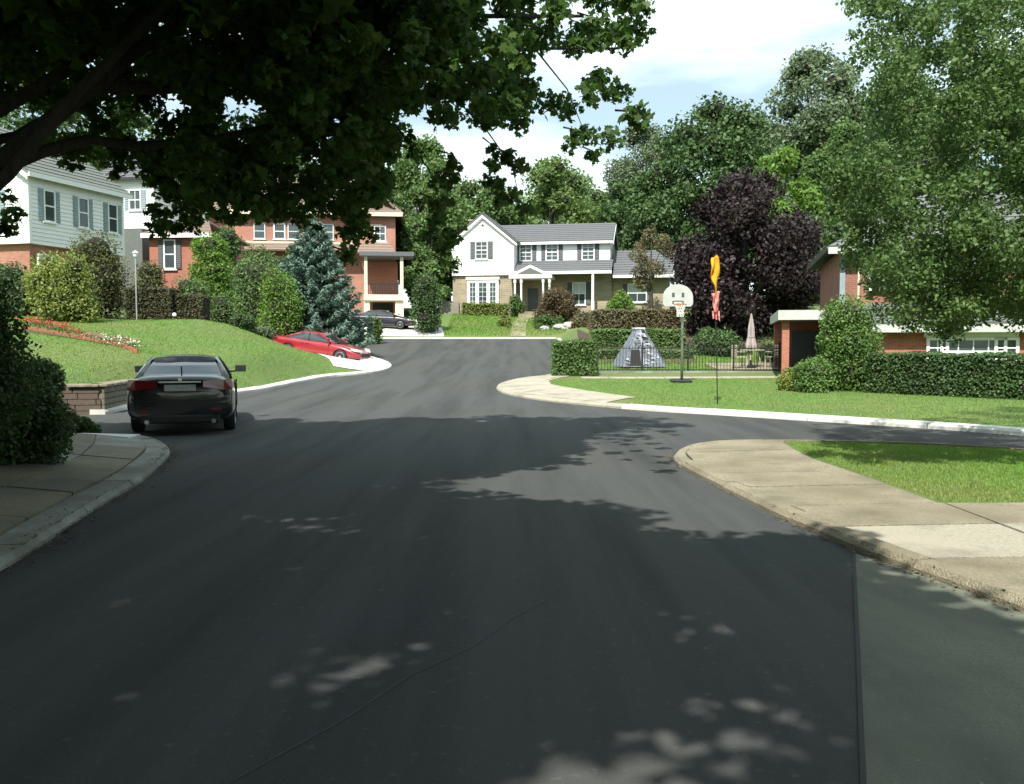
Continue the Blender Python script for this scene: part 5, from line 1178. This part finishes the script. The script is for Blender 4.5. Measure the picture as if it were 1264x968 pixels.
# blue spruce
def spruce(label, x, Y, top, width, zg=None, n_tier=22):
    zg = GZ(x, Y) if zg is None else zg; root = thing('blue_spruce', label, 'tree', (x, Y, zg)); h = top - zg; R = width / 2
    MB().tube([(0, 0, -.2), (0, 0, h * .5), (0, 0, h * .97)], [.17, .1, .015], 8).build('trunk', 'bark', root)
    Pp, Tt = [], []; br = MB()
    for i in range(n_tier):
        f = i / (n_tier - 1); z = h * (.05 + .9 * f); L = R * ((1 - f) ** .66) * 1.0 + .12; nb = int(15 - 9 * f)
        for k in range(nb):
            a = 2 * PI * (k + .5 * (i % 2)) / nb + rnd.uniform(-.15, .15); l = L * rnd.uniform(.8, 1.12); d = Vector((math.cos(a), math.sin(a), 0)); sd = Vector((-d.y, d.x, 0))
            br.tube([(0, 0, z), tuple(d * l * .6 + Vector((0, 0, z - .05 * l))), tuple(d * l + Vector((0, 0, z + .03 * l)))], [.03, .018, .006], 4, cap=False)
            m_ = int(230 * l / R + 50); t = rng.random(m_) ** .6; w_ = .30 * l * (1.05 - t) + .08; s_ = rng.uniform(-1, 1, m_) * w_
            dz = -.10 * l * np.sin(t * PI) + .05 * l * t - np.abs(s_) * .25 + rng.normal(0, .065, m_)
            for tt, ss, zz in zip(t, s_, dz):
                q = d * (l * tt) + sd * ss; Pp.append((q.x, q.y, z + zz)); v = d * .8 + sd * (1.0 * ss / (abs(ss) + .05)); Tt.append((v.x, v.y, -.12))
    br.build('branches', 'bark', root)
    leaves('needles', np.array(Pp), .26, 'spruce', 'needle', parent=root, up_=1.1, tang=np.array(Tt), squash=1.6)
    return root
spruce('blue-grey spruce standing behind the red coupe', XA(388, 47.5), 47.5, ZA(262, 47.5), 142 / FPX * 47.5, zg=1.3)

# ------------------------------------------------------------------ background trees
def bt(lb, px0, px1, pt, Y, m, n, leaf, **k): return tree(lb, XA((px0 + px1) / 2, Y), Y, ZA(pt, Y), (px1 - px0) / FPX * Y, m, n=n, leaf=leaf, **k)
bt('broad purple-leaved beech behind the basketball hoop', 842, 998, 212, 52, 'l_purple', 42000, .24, name='purple_beech', group=None, blobs=48, bottom=GZ(14, 52) + .2, core_f=.5, shape='tall')
bt('large dark maple rising behind the purple beech', 808, 962, 120, 84, 'l_dark', 22000, .42, blobs=38)
bt('feathery upright pale tree right of the white house', 742, 842, 150, 98, 'l_grey', 24000, .42, blobs=44, shape='tall', squash=.6)
bt('tall grey-green tree standing highest beyond the purple beech', 940, 1068, 55, 108, 'l_grey', 26000, .5, blobs=46, shape='tall')
bt('fresh yellow-green tree between the maple and tall grey-green tree', 915, 1008, 178, 70, 'l_bright', 9000, .34, blobs=22)
bt('dark tree filling the gap behind the carport', 930, 1050, 265, 60, 'l_dark', 12000, .32, blobs=26)
bt('mid green tree above the right brick house', 990, 1090, 150, 76, 'l_mid', 14000, .36, blobs=30)
bt('leafy green tree behind the right brick house roof', 1060, 1200, 110, 66, 'l_mid', 14000, .36, blobs=30)
bt('broad green tree at the far right behind the brick house', 1170, 1330, 80, 62, 'l_mid', 12000, .36, blobs=28)
bt('pale rounded tree directly behind the white house ridge', 625, 735, 193, 104, 'l_light', 15000, .42, blobs=32)
bt('darker green tree behind the right end of the white house roof', 728, 822, 222, 92, 'l_dark', 12000, .4, blobs=28)
bt('light green tree behind the white house chimney', 560, 655, 228, 98, 'l_mid', 12000, .42, blobs=28)
bt('dense dark tree between the white house and thin bronze tree', 770, 868, 200, 82, 'l_dark', 13000, .38, blobs=28)
bt('round dark bushy tree just right of the porch of the red brick house', 498, 552, 318, 76, 'l_mid', 7000, .26, blobs=20)
bt('green tree standing right of the red brick house', 480, 566, 168, 84, 'l_mid', 15000, .36, blobs=32, shape='tall')
bt('low green tree behind the round evergreen', 495, 572, 262, 78, 'l_mid', 8000, .32, blobs=20)
bt('tall dark tree rising behind the brown hipped roof', 400, 500, 110, 92, 'l_dark', 15000, .42, blobs=32)
bt('dark green tree over the left end of the brown roof', 300, 425, 140, 88, 'l_dark', 14000, .42, blobs=30)
bt('dark tree mass behind the brick wing', 196, 318, 150, 80, 'l_dark', 14000, .4, blobs=30)
bt('mid green tree behind the small white gabled house', 100, 225, 120, 84, 'l_mid', 12000, .42, blobs=28)
bt('green tree behind the roof of the clapboard house', -20, 120, 90, 74, 'l_dark', 12000, .4, blobs=28)
bt('broad tree at the far left behind the clapboard house', -130, 5, 110, 70, 'l_mid', 9000, .4, blobs=24)

bt('tall green tree between the brick house and the white house', 500, 600, 236, 108, 'l_mid', 13000, .42, blobs=30)
bt('dense green tree in the gap behind the chimney of the white house', 520, 640, 222, 128, 'l_mid', 15000, .5, blobs=32)
bt('broad leafy tree farthest behind the gap between the two houses', 455, 570, 205, 132, 'l_dark', 15000, .5, blobs=32)
bt('leafy tree farthest behind the right end of the white house', 640, 760, 206, 132, 'l_mid', 15000, .5, blobs=32)
bt('low dark tree closing the gap left of the white house', 530, 580, 290, 88, 'l_dark', 7000, .36, blobs=20)
bt('deep green tree filling between the feathery tree and pale rounded tree', 690, 780, 235, 118, 'l_mid', 12000, .45, blobs=28)
bt('broad dark tree far behind the purple beech', 860, 1010, 140, 122, 'l_dark', 16000, .5, blobs=34)
bt('tall green tree far behind the right brick house', 1040, 1180, 60, 120, 'l_mid', 16000, .5, blobs=34)
bt('wide dark tree behind the chimney end of the red brick house', 240, 360, 190, 104, 'l_mid', 12000, .45, blobs=28)
# unseen trees added around the viewpoint to close off sky light over the road
for lb, x, y, tp, w in (('large unseen tree added to block sky, on the right kerb behind the viewpoint', 11.5, -9, 15, 13), ('large unseen tree added to block sky, on the left kerb behind the viewpoint', -12.5, -11, 15, 12), ('tall unseen tree added to block sky, far down the road behind the viewpoint', 1.5, -30, 17, 16), ('unseen tree added to block sky, in the garden right of the road', 21, 2, 14, 12), ('unseen tree added to block sky, in the garden left of the road', -21, 3, 13, 12), ('big unseen tree added to block sky, behind the left pavement', -17, -24, 16, 14), ('big unseen tree added to block sky, behind the right pavement', 18, -24, 16, 14)):
    tree(lb, x, y, tp, w, 'l_dark', n=16000, leaf=.5, blobs=34, group='unseen sky-blocking trees', core_f=.6)
# ------------------------------------------------------------------ near maple overhead
CAN = [(-60, -40), (805, -40), (812, 10), (790, 22), (782, 60), (790, 110), (788, 150), (765, 160), (760, 190), (722, 196), (700, 160), (690, 130), (655, 130), (640, 150), (612, 152), (575, 140), (548, 150), (545, 120), (500, 130), (486, 160),
       (470, 250), (440, 262), (400, 250), (380, 262), (330, 262), (300, 250), (262, 262), (228, 290), (192, 282), (190, 250), (165, 235), (150, 205), (120, 190), (60, 190), (20, 172), (-60, 230)]
SPR = [((600, 175), (655, 258), 60), ((520, 190), (565, 250), 34), ((530, 228), (570, 330), 56), ((470, 150), (512, 190), 30), ((425, 245), (462, 320), 46), ((380, 255), (470, 290), 40), ((268, 255), (330, 275), 30), ((330, 258), (380, 282), 24), ((700, 165), (735, 192), 22), ((205, 232), (262, 285), 60), ((0, 225), (24, 300), 26), ((130, 185), (152, 225), 12)]
mp_root = thing('maple_tree', 'big dark maple whose boughs overhang the road from the left', 'tree', (-7.2, 8.6, GZ(-7.2, 8.6)))
R0 = mp_root.location
def tol(p): return (p[0] - R0.x, p[1] - R0.y, p[2] - R0.z)
tb_ = MB(); zt = 3.2
tb_.tube([tol((-7.2, 8.6, -.3)), tol((-7.2, 8.6, .5)), tol((-7.1, 8.6, 1.4)), tol((-6.8, 8.7, 2.4)), tol((-6.5, 8.8, 3.4)), tol((-6.6, 8.4, 5.5)), tol((-6.9, 7.9, 8.0))], [.46, .36, .31, .29, .24, .17, .06], 14)
tb_.build('trunk', 'bark', mp_root, smooth=True)
def limb(pts, r0, r1):                               # pts = (px, py, Y)
    q = [tol(P(*p)) for p in pts]; n_ = len(q); MB().tube(q, [r0 + (r1 - r0) * i / (n_ - 1) for i in range(n_)], 8).build('limb', 'bark', mp_root, smooth=True)
limb([(-190, 300, 8.7), (-60, 232, 8.6), (0, 200, 8.6), (60, 150, 8.7), (118, 105, 8.9), (160, 70, 9.2), (230, 20, 9.6), (300, -60, 10)], .11, .05)
limb([(-190, 240, 8.8), (-60, 170, 8.9), (0, 135, 9), (60, 100, 9.2), (110, 70, 9.5), (180, 10, 10), (230, -60, 10.4)], .09, .04)
limb([(0, 208, 8.6), (50, 188, 8.8), (110, 172, 9.2), (170, 180, 9.8), (260, 172, 10.4), (360, 150, 11), (470, 130, 11.6), (560, 120, 12)], .07, .015)
limb([(-40, 180, 9.2), (20, 168, 9.3), (62, 142, 9.6), (110, 130, 10)], .06, .03)
limb([(-190, 330, 8.5), (-40, 260, 8.4), (10, 215, 8.4), (90, 120, 8.5), (150, 60, 8.7), (210, 0, 9), (280, -80, 9.3)], .07, .04)
limb([(118, 105, 8.9), (200, 110, 9.8), (300, 100, 10.8), (420, 82, 11.8), (540, 70, 12.4), (660, 60, 12.8), (760, 60, 13)], .07, .015)
limb([(230, 20, 9.6), (340, -10, 10), (480, 10, 10.6), (600, 20, 11.2), (720, 20, 11.6)], .06, .02)
limb([(470, 130, 11.6), (500, 170, 11.7), (530, 210, 11.8), (548, 262, 11.8)], .014, .006)
limb([(560, 120, 12), (600, 160, 12), (632, 205, 12), (640, 240, 12)], .012, .005)
limb([(660, 60, 12.8), (700, 110, 12.8), (722, 165, 12.8)], .014, .005)
limb([(360, 150, 11), (400, 200, 11), (440, 260, 11)], .014, .006)
limb([(170, 180, 9.8), (210, 220, 9.9), (235, 265, 10)], .014, .006)
cpoly = CAN
def can_ok(pxs): x, y = pxs; return bool(in_poly(np.array([x]), np.array([y]), cpoly)[0])
LIT = [(-1.0, 10.5), (.3, 12.0), (1.0, 13.7), (1.25, 15.6), (2.2, 17.5), (9, 15.5), (10, 3), (3.4, 3), (3.2, 5.3), (2.7, 7), (1.9, 7.8), (1.3, 8.2), (.5, 8.7)]
def lit(x, y): return bool(in_poly(np.array([x]), np.array([y]), LIT)[0])
cen, rad = [], []
# visible boughs: clusters inside the outline
tries = 0
while len(cen) < 700 and tries < 20000:
    tries += 1; px = rnd.uniform(-50, 810); py = rnd.uniform(-40, 290)
    if not can_ok((px, py)): continue
    if px > 470 and rnd.random() < .12: continue
    if px < 430 and rnd.random() < (.5 if px > 150 and py > 120 else .42): continue
    Y = rnd.uniform(8.2, 13.6) if px > 330 else rnd.uniform(9.0, 13.4)
    if px < 200 and py > 60 and rnd.random() < .6: continue
    if 85 < px < 195 and 100 < py < 170 and rnd.random() < .6: continue
    c_ = P(px, py, Y); g_ = c_ - SUNV * (c_.z / SUNV.z)
    if lit(g_.x, g_.y) and rnd.random() < (.9 if px < 430 else .78): continue
    cen.append(c_); rad.append(rnd.uniform(.13, .32) * Y / 11 * (1 if px < 430 else .8))
for a, b, n_ in SPR:
    for k in range(max(3, n_ // 5)): cen.append(P(rnd.uniform(a[0], b[0]), rnd.uniform(a[1], b[1]), rnd.uniform(10.8, 12.2))); rad.append(rnd.uniform(.08, .16))
nvis = len(cen)
# the rest of the crown above the picture, over the shaded part of the road
SHADE = [(-11, 18.2), (-5.6, 17.4), (-3.2, 17.6), (0.1, 16.3), (1.3, 14.4), (0.6, 12.0), (-0.7, 10.8), (-1.0, 10.1), (0.5, 8.6), (1.3, 8.1), (1.9, 7.7), (2.75, 6.8), (3.3, 5.4), (3.6, 4.2), (4.2, 1), (5, -9), (-12, -9)]
SUNLIT = [(-.3, 4.2), (1.3, 4.2), (1.0, 2.5), (-.2, 2.5)]
k_ = 0; tries = 0
while k_ < 1500 and tries < 90000:
    tries += 1; gx_, gy_ = rnd.uniform(-12, 5), rnd.uniform(-9, 18.2)
    if not in_poly(np.array([gx_]), np.array([gy_]), SHADE)[0]: continue
    if in_poly(np.array([gx_]), np.array([gy_]), SUNLIT)[0] and rnd.random() < .92: continue
    z = rnd.uniform(5.0, 9.8); t = z / SUNV.z; gx_ += rnd.gauss(0, .15); gy_ += rnd.gauss(0, .25); p = Vector((gx_ + SUNV.x * t, gy_ + SUNV.y * t, z))
    q = PX(p)
    if q and -30 < q[0] < 1300 and -30 < q[1] < 1000 and not can_ok(q): continue
    if q and q[0] > 500 and q[1] > -30 and q[1] < 300 and rnd.random() < .75: continue
    if (p - Vector((-5, 4, 6))).length > 13.5: continue
    r_ = rnd.uniform(.4, .75)
    q2 = PX(p - Vector((0, 0, r_)))
    if lit(gx_ - r_ * .3, gy_) or lit(gx_ + r_ * .6, gy_): continue
    if q2 and -30 < q2[0] < 1300 and 0 < q2[1] < 1000 and not can_ok(q2): continue
    cen.append(p); rad.append(r_); k_ += 1
for i in range(nvis):                                 # boughs higher up that shade the visible ones
    if cen[i].x > 1.2: continue
    for k in range(2):
        if k or rnd.random() < .35: continue
        t = rnd.uniform(1.2, 5.5); p = cen[i] + SUNV * t + Vector((rnd.gauss(0, .3), rnd.gauss(0, .3), 0)); r_ = rnd.uniform(.3, .55); q = PX(p - Vector((0, 0, r_)))
        if q and q[0] > 0 and q[1] > -20 and rnd.random() < .6: continue
        if p.z > 11 or (q and -30 < q[0] < 1300 and -20 < q[1] < 1000 and not can_ok(q)): continue
        if q and q[0] > 450 and q[1] > -40 and rnd.random() < .6: continue
        g_ = p - SUNV * (p.z / SUNV.z)
        if lit(g_.x, g_.y) or in_poly(np.array([g_.x]), np.array([g_.y]), SUNLIT)[0]: continue
        cen.append(p); rad.append(r_)
cs = np.array([tol(c) for c in cen])
p1, d1 = blob_points(cs[:nvis], rad[:nvis], 58000, 0.1, .8)
stuff(leaves('crown', p1, .086, 'maple', 'maple', d1, parent=mp_root, outw=.15, up_=.7))
p2, d2 = blob_points(cs[nvis:], rad[nvis:], 230000, 0.1, .7)
stuff(leaves('upper_crown', p2, .21, 'maple', 'lobed', d2, parent=mp_root, outw=.1, up_=1.2))
tw = MB(); lim_pts = []
for i in range(0, nvis, 2):
    c = cs[i]; a = Vector(c) + Vector((rnd.uniform(-.22, -.05), rnd.uniform(-.15, .1), rnd.uniform(.02, .14)))
    tw.tube([a, Vector(c) + Vector((0, 0, .05)), Vector(c) + Vector((rnd.uniform(.03, .12), .03, -.05))], [.012, .007, .003], 4, cap=False)
stuff(tw.build('twigs', 'bark', mp_root))

# ------------------------------------------------------------------ light-leaved tree on the right island
RC = [(1040, 45), (1055, -40), (1330, -40), (1330, 330), (1264, 400), (1200, 385), (1150, 400), (1120, 388), (1092, 400), (1088, 340), (1062, 325), (1052, 290), (1030, 240), (1015, 205), (1040, 180), (1068, 165), (1075, 130), (1082, 100), (1060, 70)]
rt = thing('drooping_tree', 'light-leaved tree drooping into view over the right lawn', 'tree', (11.2, 12.4, GZ(11.2, 12.4)))
R1 = rt.location
def tol2(p): return (p[0] - R1.x, p[1] - R1.y, p[2] - R1.z)
MB().tube([tol2((11.2, 12.4, -.2)), tol2((11.15, 12.4, 1.5)), tol2((10.9, 12.3, 3.5)), tol2((10.8, 12.2, 6.0)), tol2((10.9, 12.1, 8.5))], [.3, .24, .2, .12, .04], 12).build('trunk', 'bark', rt, smooth=True)
cs2, rd2 = [], []; tries = 0
while len(cs2) < 440 and tries < 8000:
    tries += 1; px = rnd.uniform(1010, 1330); py = rnd.uniform(-40, 405)
    if not in_poly(np.array([px]), np.array([py]), RC)[0]: continue
    if px < 1100 and py > 230 and rnd.random() < .5: continue
    Y = rnd.uniform(9.2, 12.8); cs2.append(P(px, py, Y)); rd2.append(rnd.uniform(.12, .27))
for i in range(150):
    px = rnd.uniform(1078, 1335); py = rnd.uniform(285, 400 + 14 * math.sin(px * .05)); cs2.append(P(px, py, rnd.uniform(9.6, 12))); rd2.append(rnd.uniform(.12, .24))
for i in range(45):
    cs2.append(P(rnd.uniform(1042, 1110), rnd.uniform(225, 330), rnd.uniform(10.5, 12.5))); rd2.append(rnd.uniform(.1, .2))
for i in range(70):
    a = rnd.uniform(0, 2 * PI); r_ = math.sqrt(rnd.random()) * 3.2; p = Vector((10.8 + r_ * math.cos(a), 12.2 + r_ * math.sin(a) * .8, rnd.uniform(3, 8))); q = PX(p)
    if q and q[0] < 1290: continue
    cs2.append(p); rd2.append(rnd.uniform(.4, .7))
br = MB()
hub = [Vector((10.95, 12.3, z)) for z in (2.8, 3.6, 4.4, 5.2, 6.0)]
for i in range(0, len(cs2), 11):
    c = cs2[i]; h_ = min(hub, key=lambda v: abs(v.z - c.z - .8)); m_ = h_.lerp(c, .5) + Vector((0, 0, .45)); br.tube([tol2(h_), tol2(m_), tol2(c)], [.03, .014, .004], 5, cap=False)
br.build('branches', 'bark', rt, smooth=True)
cl = np.array([tol2(c) for c in cs2]); p3, d3 = blob_points(cl, rd2, 170000, .1, .9)
stuff(leaves('crown', p3, .054, 'birch', 'rhomb', d3, parent=rt, outw=.1, up_=.6, squash=1.1))
